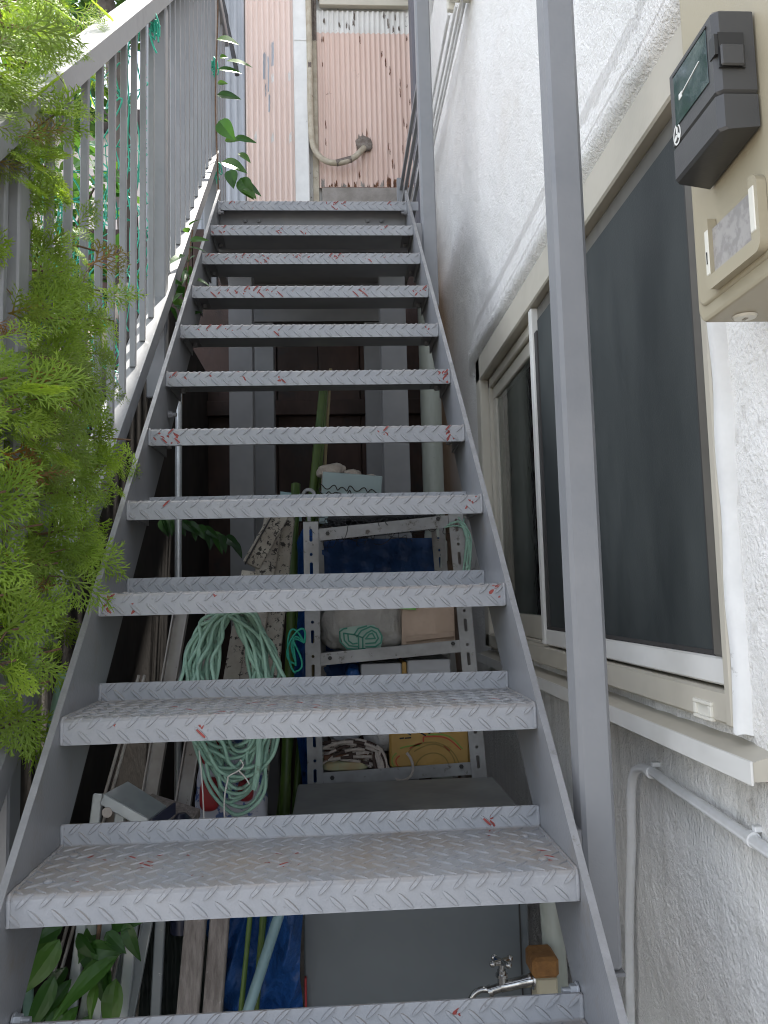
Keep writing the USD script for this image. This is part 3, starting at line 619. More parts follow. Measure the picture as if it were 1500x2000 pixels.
# right hand rail: two tall posts bolted to the outside of the stringer
rr_ = thing('hand_rail', 'grey steel handrail posts rising beside the house wall on the right', 'railing')
obj('post', cat_([box(.786, .836, .300, .352, .02, 1.92, .006)]), M['railpaint'], rr_, smooth=40)
obj('post', cat_([box(.783, .838, 2.05, 2.10, 1.63, 3.60, .006)]), M['railpaint'], rr_, smooth=40)
obj('post_cap', box(.784, .838, .298, .354, .0145, .0195), M['railpaint'], rr_)
for b_ in (box(.7615, .7855, .305, .347, .10, .22, .001), box(.7615, .7825, 2.055, 2.095, 1.75, 1.95, .001)): obj('bracket', b_, M['steel'], rr_)
obj('top_rail', bar((.811, .05, 1.67), (.811, 2.3, 1.67 + SL * 2.25), .055, .045), M['railpaint'], rr_)
lg = thing('landing_side_rails', 'thin grey rails along the right edge of the top landing', 'railing')
for q, z in enumerate((2.30, 2.42, 2.54, 2.66)):
    obj('rail', bar((.815, 2.12, z), (.815, 3.2, z), .016, .016, ch=.002), M['railpaint'], lg)
obj('post', box(.795, .83, 3.2, 3.235, 2.144, 2.72, .003), M['railpaint'], lg)

# ================================================================== METER ON THE WALL (near right)
mb = thing('meter_base', 'beige plastic meter base box fixed on the white wall', 'meter box')
def rbox_x(x0, x1, y0, y1, z0, z1, r, back=None):
    """box with rounded corners in the (y, z) plane and a soft front edge at x0"""
    p = sg.box(y0 + r, z0 + r, y1 - r, z1 - r).buffer(r, 6)
    a, b = np.array(p.exterior.coords)[:-1], np.array(p.buffer(-.004, 6).exterior.coords)[:-1]
    pts = [(x0 + .004, y, z) for y, z in a] + [(x1, y, z) for y, z in a] + [(x0, y, z) for y, z in b] + [(x0 + .0012, y, z) for y, z in np.array(p.buffer(-.0013, 6).exterior.coords)[:-1]]
    return hull(pts)
obj('box', rbox_x(.8785, 1.03, -.42, .020, .885, 1.42, .022), M['beige'], mb, smooth=35)
obj('front_cover', rbox_x(.875, .8783, -.415, .010, .903, 1.41, .016), M['beige'], mb, smooth=35)
fr = []
Y0, Y1, Z0, Z1 = -.160, -.036, .908, .990
ring = sg.box(Y0, Z0, Y1, Z1).buffer(-.012).buffer(.012, 6)
inner = sg.box(Y0 + .017, Z0 + .016, Y1 - .013, Z1 + .05)
rg = ring.difference(inner)
for g_ in getattr(rg, 'geoms', [rg]):
    m = trimesh.creation.extrude_polygon(g_, .010, engine='earcut'); v = m.vertices.copy(); m.vertices = np.stack([.8745 - v[:, 2], v[:, 0], v[:, 1]], 1); fr.append(m)
obj('window_rim', cat_(fr), M['beige'], mb)
for e_ in (box(.8636, .873, Y1 - .0126, Y1 - .004, .925, .978, .001), box(.8636, .873, Y0 + .006, Y0 + .0166, .93, .978, .001)): obj('window_rim_edge', e_, M['cream'], mb)
obj('display', box(.8695, .8743, Y0 + .0166, Y1 - .0126, Z0 + .0155, .978), M['label_grey'], mb)
obj('notch', box(.8630, .8635, Y1 - .0095, Y1 - .0075, .938, .952), M['meter_dark'], mb)
sc = lathe([(0, 0), (.014, 0), (.012, .003), (0, .0035)], 20); sc.apply_transform(Rm(math.pi, (1, 0, 0))); sc.apply_translation((.915, -.022, .8845))
obj('screw_plug', sc, M['cream'], mb)
obj('screw', box(.913, .917, -.026, -.018, .8803, .8811), M['beige_dark'], mb)
em = thing('electric_meter', 'dark grey electricity meter with glassy display hung on the beige base', 'meter')
def meter_body(z0, z1, cut=0):
    P = []
    for z, s in ((z0, .004), (z0 + .004, 0), (z1 - .003, 0), (z1, .003)):
        P += [(.830 + s, -.156 + .0, z), (.830 + s, -.050, z), (.836 + s, -.162 + s, z), (.836, -.0455 - s, z), (.872, -.162 + s, z), (.872, -.0455 - s, z)]
    return hull(P)
obj('case', meter_body(1.0715, 1.163), M['meter'], em, smooth=30)
P = []
for z, s in ((1.033, .003), (1.036, 0), (1.0705, 0)):
    P += [(.830 + s, -.156, z), (.830 + s, -.050, z), (.836 + s, -.162, z), (.836, -.0455, z), (.872, -.162, z + (.012 if s else 0)), (.872, -.0455, z - .006 * (s > 0))]
obj('terminal_cover', hull(P), M['meter'], em, smooth=30)
obj('case_inner', box(.834, .871, -.159, -.049, 1.0706, 1.0714), M['meter_dark'], em)
obj('display_window', box(.8288, .8298, -.1455, -.062, 1.0925, 1.152, .0004), M['clearpane'], em)
obj('display_frame', cat_([box(.8284, .8297, -.147, -.0605, 1.1525, 1.1545)]), M['meter_dark'], em)
obj('display_mark', cat_([bar((.8285, -.128, 1.128), (.8285, -.081, 1.1205), .0008, .0014, side=(1, 0, 0), ch=0), box(.8282, .8287, -.083, -.075, 1.117, 1.1235)]), M['white_print'], em)
em_ring = sg.Point(0, 0).buffer(.0095, 10).difference(sg.Point(0, 0).buffer(.0078, 10))
parts = [em_ring] + [shapely.affinity.rotate(shapely.affinity.scale(sg.Point(0, .0042).buffer(.0036, 8), .62, 1), a_, origin=(0, 0)) for a_ in (0, 120, 240)]
lo_ = []
for g_ in parts:
    m = trimesh.creation.extrude_polygon(g_, .0005, engine='earcut'); v = m.vertices.copy(); m.vertices = np.stack([.8296 - v[:, 2], v[:, 0] - .0625, v[:, 1] * 1.25 + 1.0835], 1); lo_.append(m)
obj('emblem', cat_(lo_), M['white_print'], em, smooth=False)
obj('latch_recess', cat_([box(.8325, .8600, -.1640, -.1615, 1.098, 1.136), box(.8288, .8330, -.1640, -.1515, 1.112, 1.134)]), M['meter_dark'], em)
obj('latch', cat_([box(.8335, .8580, -.1680, -.1642, 1.0985, 1.1215, .0015)]), M['meter'], em)

# ================================================================== CABLE CONDUIT
cc = thing('cable_conduit', 'white cable conduit bent along the plaster below the window sill', 'conduit')
Pc = smoothline([(0.976, .712, GND + .2), (0.976, .705, -.245), (0.974, .665, 0.0), (0.975, .640, .130), (0.974, .628, .195), (0.972, .600, .236), (0.972, .556, .252), (0.971, .45, .252), (0.971, .345, .247), (0.971, .156, .238), (0.972, -.1, .225), (0.976, -.6, .20)], 7)
obj('conduit', tube(Pc, .0085, 12), M['conduit'], cc)
for yb, zb in ((.516, .253), (.161, .239)):
    obj('clip', cat_([tube([(.971, yb - .006, zb), (.971, yb + .006, zb)], .0105, 14), box(.974, 1.0, yb - .005, yb + .005, zb + .009, zb + .017, .001)]), M['conduit'], cc)

# ================================================================== UNDER THE STAIRS
# cabinet
cb = thing('storage_cabinet', 'plain grey steel cabinet standing under the lower treads', 'cabinet')
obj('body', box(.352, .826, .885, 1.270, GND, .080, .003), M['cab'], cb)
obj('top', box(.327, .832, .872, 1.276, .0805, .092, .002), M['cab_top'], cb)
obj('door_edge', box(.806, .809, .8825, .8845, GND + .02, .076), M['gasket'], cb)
# slotted angle shelf
sh = thing('shelving_unit', 'leaning grey slotted angle steel shelf behind the cabinet', 'shelf')
def slotted(a, b, w=.042, back=1, side=(1, 0, 0)):
    a, b = np.array(a, float), np.array(b, float); L = np.linalg.norm(b - a)
    face = sg.box(-w / 2, 0, w / 2, L)
    holes = []
    z = L - .02; n = 0
    while z > .03:
        if n % 2 == 0: holes.append(sg.box(-.0045, z - .036, .0045, z).buffer(-.0042).buffer(.0042, 4))
        else: holes.append(sg.Point(0, z - .012).buffer(.0042, 4))
        z -= .060 if n % 2 == 0 else .034; n += 1
    m = trimesh.creation.extrude_polygon(face.difference(shapely.union_all(holes)), .0022, engine='earcut')
    t = (b - a) / L; s = np.array(side, float); s -= t * (s @ t); s /= np.linalg.norm(s); nn = np.cross(s, t)
    Mx = np.eye(4); Mx[:3, 0], Mx[:3, 1], Mx[:3, 2], Mx[:3, 3] = s, t, nn, a
    m.apply_transform(Mx)
    fl = bar(a + s * back * (w / 2 - .0011) - nn * .02, b + s * back * (w / 2 - .0011) - nn * .02, .0022, .036, side=s, ch=0)
    return cat_([m, fl])
ZB = GND
uprights = [((.368, 1.41, ZB), (.367, 1.41, .78)), ((.856, 1.41, ZB), (.777, 1.41, .80)), ((.380, 1.72, ZB), (.378, 1.72, .78)), ((.84, 1.72, ZB), (.762, 1.72, .80))]
for j, (a, b) in enumerate(uprights): obj('upright', slotted(a, b, back=-1 if j % 2 == 0 else 1), M['shelf'], sh, smooth=False)
def shelf_at(zl, zr, xl, xr):
    rail = hull([(x, y, z + dz) for x, z in ((xl, zl), (xr, zr)) for y in (1.413, 1.4155) for dz in (-.018, .016)])
    pan = hull([(x, y, z + dz) for x, z in ((xl, zl), (xr, zr)) for y in (1.416, 1.715) for dz in (-.0015, .0015)])
    o = obj('shelf_board', pan, M['shelf'], sh); obj('front_lip', rail, M['shelf'], o)
    for x, z in ((xl + .025, zl + .002), (xr - .03, zr + .006)): obj('lip_bolt', tube([(x, 1.4125, z), (x, 1.406, z)], .006, 6), M['gasket'], o)
shelf_at(.744, .775, .389, .757); shelf_at(.398, .424, .389, .788); shelf_at(.075, .088, .389, .80)
# things on and in the shelf
tp = sheet(lambda u, v: np.stack([.31 + .46 * u, 1.735 + .012 * np.sin(u * 23) + .008 * np.sin(v * 31 + u * 9), .30 + .45 * v], -1), 50, 40)
obj('blue_tarpaulin', tp, M['tarp_dark'], smooth=True, label='dark blue tarpaulin hung across the back of the shelf top compartment', cat='tarpaulin')
tl = sheet(lambda u, v: np.stack([.318 + .05 * u + .012 * np.sin(v * 9), 1.50 + .05 * np.sin(u * 3) + .012 * np.sin(v * 14), -.15 + .88 * v + .055 * np.sin(u * 2.6) * (v > .8)], -1), 14, 50)
obj('blue_tarpaulin', tl, M['tarp'], smooth=True, label='bright blue tarpaulin edge bulging out left of the shelf upright', cat='tarpaulin')
def pillow(x0, x1, y0, y1, z0, z1, seed=0, amp=.012, n=40, sq=3.):
    m = trimesh.creation.icosphere(4); v = m.vertices
    v = np.sign(v) * np.abs(v) ** (1 / sq * 1.3)
    v = v / np.maximum(1e-9, (np.abs(v) ** sq).sum(1, keepdims=True) ** (1 / sq))
    v = v * np.array([(x1 - x0) / 2, (y1 - y0) / 2, (z1 - z0) / 2]) + np.array([(x0 + x1) / 2, (y0 + y1) / 2, (z0 + z1) / 2])
    nn = m.vertices
    v = v + nn * (amp * (fbm(v * 18, 4, seed) - .5))[:, None] + nn * (amp * .8 * (np.abs(fbm(v * 9, 3, seed + 5) - .5) - .15))[:, None]
    m.vertices = v; return m
b1 = thing('plastic_bag', 'crumpled off white plastic bag with green looped emblem on the shelf', 'bag')
obj('bag', pillow(.388, .640, 1.46, 1.66, .400, .60, 1, .045), M['bag'], b1, smooth=True)
def px_xz(px, py): return (.387 + (px - 625) * .230 / 155, .528 - (py - 1190) * .1385 / 90)
def zoom5(p): return px_xz(610 + p[0] / 5, 1180 + p[1] / 5)
def band(pts, w, y, name, m, parent, closed=False):
    g_ = sg.LineString([zoom5(p) for p in pts]).buffer(w, 4, join_style=1)
    obj(name, poly_y(g_, y - .0015, y), m, parent, smooth=False)
blob = sg.MultiPoint([zoom5(p) for p in ((270, 220), (300, 340), (380, 405), (640, 390), (665, 300), (590, 200), (480, 200), (420, 240))]).convex_hull.buffer(.004)
obj('print_patch', poly_y(blob, 1.4595, 1.462), M['bag_pale'], b1, smooth=False)
EY = 1.4590
for pts in ([(262, 240), (265, 330), (330, 395), (430, 405), (500, 400)], [(262, 240), (300, 215), (330, 210)], [(300, 255), (305, 320), (350, 370), (430, 380)], [(340, 265), (345, 325), (385, 355), (425, 350)],
            [(300, 255), (400, 270), (480, 300), (480, 400)], [(440, 300), (440, 400)], [(400, 270), (440, 215), (520, 195)], [(425, 290), (470, 235), (560, 200), (630, 225), (665, 290), (655, 350), (600, 385), (510, 385)],
            [(480, 300), (520, 260), (570, 235), (610, 260), (630, 310), (600, 350), (510, 355)], [(510, 310), (545, 270), (575, 262), (600, 310), (510, 312)]):
    band(pts, .0021, EY, 'emblem_line', M['green_print'], b1)
b2 = thing('paper_bag', 'folded tan paper bag with green tag beside the off white bag', 'bag')
def tan_fn(u, v):
    x = .617 + .155 * u + .01 * v * (1 - u); z = .428 + .165 * v
    return np.stack([x, 1.452 + .006 * np.sin(u * 7 + v * 3) + .01 * v + .004 * np.abs(np.sin(u * 5)), z], -1)
obj('bag', cat_([sheet(tan_fn, 24, 24), box(.622, .765, 1.475, 1.64, .43, .585, .008)]), M['tanbag'], b2, smooth=True)
obj('bag_fold', hull([(.63, 1.446, .434), (.765, 1.446, .446), (.63, 1.449, .450), (.765, 1.449, .462), (.63, 1.44, .437), (.765, 1.44, .449)]), M['tanbag'], b2)
obj('tag', hull([(x, y, z) for x, z in ((.612, .530), (.660, .525), (.664, .585), (.612, .585)) for y in (1.4415, 1.443)]), M['green_tag'], b2)
for (x0, x1, z0, z1, m, lab) in ((.50, .615, .255, .378, 'paper', 'grey white carton left of the yellow edged one under the middle shelf'), (.632, .755, .26, .385, 'paper', 'pale carton near the right upright under the middle shelf')):
    o = thing('carton', lab, 'carton'); obj('carton_body', box(x0, x1, 1.45, 1.66, z0, z1, .003), M[m], o); obj('carton_flap', box(x0 + .003, x1 - .003, 1.447, 1.4495, z1 - .03, z1 - .001), M[m], o)
obj('yellow_folder', box(.6165, .629, 1.45, 1.6, .255, .380, .002), M['yellow'], label='thin yellow folder standing between the two pale cartons', cat='folder')
obj('blue_cloth', pillow(.46, .50, 1.43, 1.55, .27, .380, 4, .02), M['tarp'], smooth=True, label='scrap of blue cloth left of the pale cartons', cat='cloth')
# rope bundle, foam, clear bag, mustard bag on the lowest shelf
rp = thing('rope_bundle', 'bundle of black and white striped rope on the lowest shelf', 'rope')
rl, rd_ = [], []
RR = random.Random(5)
for k in range(22):
    x0 = .395 + RR.uniform(-.01, .03); z0 = .105 + RR.uniform(0, .062); x1 = .545 + RR.uniform(-.03, .02); z1 = .125 + RR.uniform(-.03, .02)
    y0 = 1.435 + RR.uniform(0, .03); P = smoothline([(x0, y0, z0), ((x0 + x1) / 2, y0 - .01, (z0 + z1) / 2 + RR.uniform(.0, .025)), (x1, 1.43, z1)], 8)
    r = .0046
    segs = np.array_split(np.arange(len(P)), 5)
    for j, s_ in enumerate(segs):
        e = min(s_[-1] + 1, len(P) - 1); Q = P[s_[0]:e + 1]
        if len(Q) > 1: (rd_ if (j + k) % 3 == 0 else rl).append(tube(Q, r, 6))
for k in range(9):
    x = .535 + RR.uniform(-.012, .02); P = smoothline([(x, 1.428, .135 + RR.uniform(-.01, .01)), (x + RR.uniform(-.01, .02), 1.42, .09), (x + RR.uniform(-.02, .03), 1.425, .045 + RR.uniform(0, .03))], 6)
    (rl if k % 3 else rd_).append(tube(P, .0045, 6))
obj('white_strands', cat_(rl), M['rope'], rp, smooth=True, kind='stuff'); obj('dark_strands', cat_(rd_), M['rope_dark'], rp, smooth=True, kind='stuff')
obj('rope_loop', tube(smoothline([(.545, 1.425, .12), (.575, 1.42, .085), (.60, 1.415, .062), (.628, 1.415, .072), (.636, 1.415, .10), (.62, 1.418, .135)], 8), .0042, 6), M['rope'], rp)
obj('foam_slab', pillow(.385, .52, 1.42, 1.60, .088, .118, 9, .01, sq=5), M['foam'], smooth=True, label='stained pale green foam slab under the striped rope', cat='foam')
obj('brown_board', box(.392, .53, 1.432, 1.60, .1185, .134, .002), M['rust'], label='rust brown strip lying between rope bundle and foam', cat='board')
obj('clear_bag', pillow(.505, .635, 1.46, 1.62, .12, .25, 14, .03), M['clearbag'], smooth=True, label='cloudy clear plastic bag between the rope and mustard bag', cat='bag')
obj('white_bag', pillow(.40, .50, 1.50, 1.66, .14, .26, 17, .02), M['paper'], smooth=True, label='bluish white bag behind the rope bundle on the lowest shelf', cat='bag')
yb_ = thing('mustard_bag', 'mustard yellow bag printed with black lettering and coloured arcs', 'bag')
obj('bag', box(.575, .800, 1.44, 1.62, .0895, .275, .006), M['yellow'], yb_)
def px3(px, py): return (.576 + (px - 770) * .215 / 135, .0925 + (1517 - py) * .108 / 87)
def z6(p): return px3(690 + p[0] / 6.52, 1425 + p[1] / 6.52)
def band6(pts, w, name, m, sm=True):
    Pp = np.array([z6(p) for p in pts])
    if sm and len(Pp) > 2: Pp = smoothline(np.c_[Pp, np.zeros(len(Pp))], 6)[:, :2]
    g_ = sg.LineString(Pp).buffer(w, 3).intersection(sg.box(.578, .091, .797, .272))
    if not g_.is_empty: obj(name, poly_y(g_ if g_.geom_type == 'Polygon' else max(g_.geoms, key=lambda q: q.area), 1.4383, 1.4395), m, yb_, smooth=False)
for a_, m_ in (([(800, 640), (840, 520), (920, 440), (1020, 415), (1110, 450), (1170, 530), (1190, 640)], 'print_olive'), ([(720, 420), (800, 310), (930, 262), (1060, 270), (1180, 340), (1260, 450), (1310, 600)], 'print_olive'),
               ([(800, 380), (900, 320), (1020, 290), (1130, 330), (1210, 420), (1260, 560)], 'print_olive'), ([(640, 330), (760, 300), (860, 305)], 'print_green'), ([(920, 175), (1060, 180), (1180, 215), (1260, 290), (1330, 380)], 'print_red'),
               ([(960, 150), (1100, 150), (1210, 190), (1290, 280), (1350, 370)], 'print_green'), ([(750, 335), (820, 290), (880, 270)], 'print_red'), ([(560, 580), (540, 500), (590, 400)], 'print_green'), ([(605, 580), (585, 500), (625, 440)], 'print_red'), ([(1140, 320), (1200, 390)], 'print_red')):
    band6(a_, .0018, 'printed_arc', M[m_])
for a_ in ([(745, 60), (720, 110), (760, 140)], [(735, 50), (800, 70)], [(860, 50), (890, 75)], [(880, 120), (930, 160)], [(1040, 45), (1010, 85), (975, 125)], [(1080, 45), (1070, 80)], [(1160, 50), (1150, 90), (1095, 115)], [(1200, 60), (1200, 98), (1285, 98)], [(1330, 40), (1350, 65), (1310, 95)], [(640, 190), (680, 185)], [(700, 188), (760, 184)]):
    band6(a_, .0030 if a_[0][1] < 150 and a_[0][0] > 900 else .0020, 'lettering', M['print_black'], False)
band6([(908, 180), (905, 240)], .0022, 'lettering', M['print_red'], False)
# on top of the shelf
pb = thing('pale_blue_box', 'pale blue open box with dark wavy print on top of the shelf', 'box')
def tilt(m, about, deg): m.apply_transform(trimesh.transformations.rotation_matrix(math.radians(deg), (0, 1, 0), about)); return m
obj('box', tilt(box(.385, .575, 1.70, 1.72, .80, .966, .002), (.385, 1.7, .8), 5.5), M['palebox'], pb)
obj('box_side', cat_([tilt(box(.383, .3845, 1.70, 1.86, .80, .968), (.385, 1.7, .8), 5.5), tilt(box(.3851, .575, 1.84, 1.86, .80, .966), (.385, 1.7, .8), 5.5)]), M['rag'], pb)
for r in range(3):
    pts = [(.39 + .0095 * k, .915 - .018 * r - .0009 * k + .006 * math.sin(k * 1.9 + r * 2) + (.01 if k % 5 == 0 else 0)) for k in range(20)]
    Pp = smoothline([(x, z, 0) for x, z in pts], 3)[:, :2]
    obj('wavy_line', poly_y(sg.LineString(Pp).buffer(.0016, 2), 1.6975, 1.6995), M['print_black'], pb, smooth=False)
for (x, z, s_, l) in ((.425, .975, .05, 'tallest crumpled pale rag at the left in the pale blue box'), (.49, .962, .035, 'thin pale rag sticking up in the middle of the pale blue box'), (.545, .944, .035, 'low pale rag at the right edge of the pale blue box')):
    obj('rag', pillow(x - s_, x + s_, 1.72, 1.82, z - s_ * .5, z + s_ * .42, int(x * 100), .035), M['rag'], smooth=True, label=l, cat='rag')
obj('blue_packet', hull([(.268, 1.60, .80), (.335, 1.60, .80), (.335, 1.606, .883), (.272, 1.606, .892), (.268, 1.62, .80), (.335, 1.62, .80)]), M['pole_blue'], label='pale blue paper packet beside the clear tape roll', cat='packet')
tr_ = trimesh.creation.torus(.0175, .0055, 24, 8); tr_.apply_transform(Rm(math.pi / 2, (1, 0, 0))); tr_.apply_translation((.357, 1.62, .880))
obj('tape_roll', cat_([tr_, tube([(.357, 1.617, .800), (.357, 1.617, .857)], .006, 8)]), M['paper'], label='clear round tape roll upright next to the blue packet', cat='tape roll')
# fine black netting on the shelf top
nets = []
for k in range(120):
    x = .40 + .34 * RR.random(); z = .775 + .02 * RR.random() + .03 * (x - .4); y = 1.405 + .25 * RR.random()
    P = [(x, y, z)]
    for _ in range(4): P.append((P[-1][0] + RR.gauss(0, .02), P[-1][1] + RR.gauss(0, .006), P[-1][2] + RR.gauss(-.004, .012)))
    nets.append(tube(smoothline(P, 4), .0010, 4, caps=False))
obj('black_netting', cat_(nets + [pillow(.41, .74, 1.46, 1.66, .775, .835, 3, .03)]), M['cable'], smooth=True, label='tangled black netting heaped on the top shelf board', cat='netting', kind='stuff')
def twine(P, n=10, r=.0016): return tube(smoothline(P, n), r, 5)
gt = [twine([(.76 + RR.uniform(-.02, .05), 1.40, .765 + RR.uniform(-.01, .02)), (.80, 1.395, .755 + RR.uniform(-.02, .01)), (.805 + RR.uniform(-.01, .012), 1.395, .68), (.80 + RR.uniform(-.01, .01), 1.395, .60 + RR.uniform(-.03, .05))], 8, .0022) for _ in range(9)]
obj('green_string', cat_(gt), M['hose'], smooth=True, label='green string tied round the top right of the shelf', cat='string')
gk = [twine([(.345, 1.39, .445), (.32 + RR.uniform(-.015, .02), 1.385, .46 + RR.uniform(-.02, .025)), (.30 + RR.uniform(-.01, .03), 1.385, .43 + RR.uniform(-.02, .01)), (.32, 1.385, .39 + RR.uniform(-.03, .01))], 8, .003) for _ in range(5)]
obj('green_string', cat_(gk), M['twine'], smooth=True, label='teal string knotted round the left shelf upright', cat='string')
# bamboo poles
def bamboo(name_label, a, b, r, m, nodes=7):
    a, b = np.array(a), np.array(b); t = np.linspace(0, 1, nodes * 6 + 1); P = a + (b - a) * t[:, None]
    rr = r * (1 + .10 * (np.arange(len(t)) % 6 == 0)) * (1 - .12 * t)
    obj('bamboo_pole', tube(P, rr, 10), M[m], smooth=True, label=name_label, cat='pole')
bamboo('thick green bamboo pole leaning left of the shelf', (.215, 1.30, GND), (.408, 1.95, 1.34), .0150, 'bamboo')
bamboo('dark green bamboo pole just right of the thick one', (.262, 1.30, GND), (.418, 1.98, 1.36), .010, 'bamboo')
bamboo('slim tan bamboo cane on the right of the green poles', (.292, 1.36, GND), (.432, 2.0, 1.38), .0062, 'bamboo_tan')
bamboo('short green bamboo stub with a pale cut tip', (.262, 1.27, GND), (.318, 1.62, .915), .0155, 'bamboo', 5)
bamboo('thin green cane in front of the low blue tarpaulin', (.195, .76, GND), (.262, .80, .05), .0055, 'bamboo', 5)
bamboo('second thicker green cane before the low blue tarpaulin', (.225, .80, GND), (.285, .84, .05), .0075, 'bamboo', 5)
obj('blue_pole', cyl((.115, .70, GND), (.345, .80, .05), .0105, 12), M['pole_blue'], smooth=True, label='pale blue grey pole leaning across the low blue tarpaulin', cat='pole')
# spattered planks
def plank(a, b, w, d, m, label, side=(1, 0, 0)):
    obj('plank', bar(a, b, w, d, side, .003), M[m], label=label, cat='plank')
plank((.10, 1.26, -.2), (.262, 1.46, .80), .055, .02, 'spotted', 'left paint spattered plank leaning beside the bamboo')
plank((.19, 1.29, -.2), (.302, 1.50, .86), .048, .02, 'spotted', 'right paint spattered plank with a knot beside the bamboo')
sp_ = thing('corner_brace', 'spattered wooden brace across the tops of the two planks', 'brace'); obj('brace', bar((.205, 1.36, .66), (.30, 1.44, .84), .050, .018, (1, 0, -.6), .003), M['spotted'], sp_); obj('brace_edge', bar((.190, 1.352, .665), (.284, 1.432, .845), .004, .02, (1, 0, -.6), .001), M['gasket'], sp_)
# weathered boards at the bottom
plank((.105, .73, GND), (.152, .83, .07), .042, .022, 'wood_old', 'left weathered grey board with red mark under the second tread')
plank((.152, .74, GND), (.198, .84, .07), .038, .022, 'wood_old', 'right weathered grey board under the second tread')
# aluminium profiles
for k, (dx, lab) in enumerate(((0, 'left aluminium channel leaning beside the leafy plant'), (.030, 'right aluminium channel leaning next to the first'))):
    o = thing('aluminium_channel', lab, 'channel')
    a, b = np.array((-.075 + dx, .73, GND)), np.array((.042 + dx, .80, .05))
    obj('web', bar(a, b, .018, .002, ch=0), M['alu_bright'], o); obj('flange', bar(a + (-.0095, -.006, 0), b + (-.0095, -.006, 0), .002, .013, ch=0), M['alu_bright'], o); obj('flange', bar(a + (.0095, -.006, 0), b + (.0095, -.006, 0), .002, .013, ch=0), M['alu_bright'], o)
# black corrugated sheet
def corr_fn(u, v):
    x = -.02 + .16 * u + .05 * v; z = GND + .62 * v
    return np.stack([x, .92 + .008 * np.sin((u - .9 * v) * 60), z], -1)
obj('corrugated_sheet', sheet(corr_fn, 90, 12), M['corr_dark'], smooth=True, label='black corrugated sheet behind the aluminium channels', cat='sheet')
# ladder
ld = thing('aluminium_ladder', 'dull grey aluminium ladder leaning under the stairs with hose hung on it', 'ladder')
La, Lb = np.array((-.105, .96, GND)), np.array((.065, 1.17, .62))
for off, nm in ((np.array((0, 0, 0)), 'rail'), (np.array((.082, -.015, 0)), 'rail')):
    a, b = La + off, Lb + off
    obj(nm, cat_([bar(a, b, .030, .003, ch=0), bar(a + (-.0165, -.010, 0), b + (-.0165, -.010, 0), .003, .024, ch=0), bar(a + (.0165, -.010, 0), b + (.0165, -.010, 0), .003, .024, ch=0)]), M['ladder'], ld)
obj('tread', hull([(x, y, z + dz) for x, y, z in ((.000, .93, .132), (.118, .90, .100), (.018, .99, .142), (.128, .96, .112)) for dz in (-.012, .004)]), M['wood_old'], ld)
obj('tread_leg', cat_([bar((.112, .905, GND), (.121, .912, .09), .013, .006), bar((.045, .93, GND), (.050, .93, .115), .010, .006)]), M['ladder'], ld)
obj('rail', bar((.115, 1.16, .05), (.215, 1.22, .64), .040, .012), M['spotted'], ld, label='pale plank lashed to the ladder')
# step ladder
sl = thing('step_ladder', 'small bright aluminium step ladder with a wide top step', 'step ladder')
top = [(-.030, .770, .196), (.062, .742, .152), (.088, .79, .165), (.005, .825, .208)]
obj('top_step', hull([(x, y, z + dz) for x, y, z in top for dz in (-.009, .0)]), M['alu_bright'], sl)
obj('step_lip', bar((-.030, .767, .189), (.062, .739, .145), .008, .022, (0, 1, 0), .002), M['alu_bright'], sl)
obj('end_cap', hull([(x, y, z + dz) for x, y, z in ((.067, .741, .148), (.100, .80, .165), (.072, .74, .150), (.105, .80, .166)) for dz in (-.020, .003)]), M['navy'], sl)
for (a, b) in (((-.115, .70, GND), (-.042, .785, .195)), ((-.065, .70, GND), (.005, .775, .175)), ((-.015, .70, GND), (.052, .76, .152)), ((.04, .84, GND), (.085, .805, .15))):
    obj('leg', bar(a, b, .020, .014, ch=.002), M['alu_bright'], sl)
obj('hinge', cat_([tube([(-.018, .755, .165), (-.018, .762, .165)], .010, 14)]), M['ladder'], sl)
jr = thing('dark_bottle', 'dark glossy bottle standing right of the step ladder', 'bottle'); bt = lathe([(0, 0), (.024, 0), (.024, .20), (.020, .218), (.008, .23), (0, .23)], 20); bt.apply_translation((.112, .83, -.09)); obj('bottle', bt, M['navy'], jr)
# sack behind the hose
sk = thing('printed_sack', 'red and white printed sack behind the coiled green hose', 'sack')
obj('sack', pillow(.10, .27, 1.00, 1.08, GND, .33, 21, .02), M['sack'], sk, smooth=True)
obj('red_print', cat_([pillow(.115, .175, .990, 1.03, .20, .34, 3, .008), pillow(.12, .165, .985, 1.03, .10, .175, 5, .008), pillow(.205, .24, .985, 1.03, .12, .17, 6, .008)]), M['sack_red'], sk, smooth=True)
# hose coil
hc = thing('garden_hose', 'coil of pale mint green hose hanging under the stairs', 'hose')
HR = random.Random(11); runs = []
for k in range(25):
    cx = .205 + HR.uniform(-.024, .026); topz = .545 + HR.uniform(-.018, .012); w = HR.uniform(.048, .094); bot = .115 + HR.random() ** 1.2 * .22; y0 = .935 + HR.uniform(-.032, .028)
    if k == 0: bot, w = .105, .082
    P = []
    for t in np.linspace(0, 2 * np.pi, 22)[:-1]:
        zz = (topz + bot) / 2 + (topz - bot) / 2 * math.cos(t); xx2 = cx + w * math.sin(t) * (1.0 - .12 * math.cos(t)) + .010 * HR.uniform(-1, 1)
        P.append((xx2 + .02 * (.3 - zz), y0 + .012 * math.sin(2 * t + k), zz))
    P.append(P[0]); runs.append(tube(smoothline(P, 4), .0041, 8, caps=False))
obj('hose_coil', cat_(runs), M['hose'], hc, smooth=True, kind='stuff')
obj('hose_end', tube(smoothline([(.255, .915, .36), (.262, .905, .28), (.258, .903, .20), (.250, .905, .165)], 6), .0066, 8), M['hose'], hc)
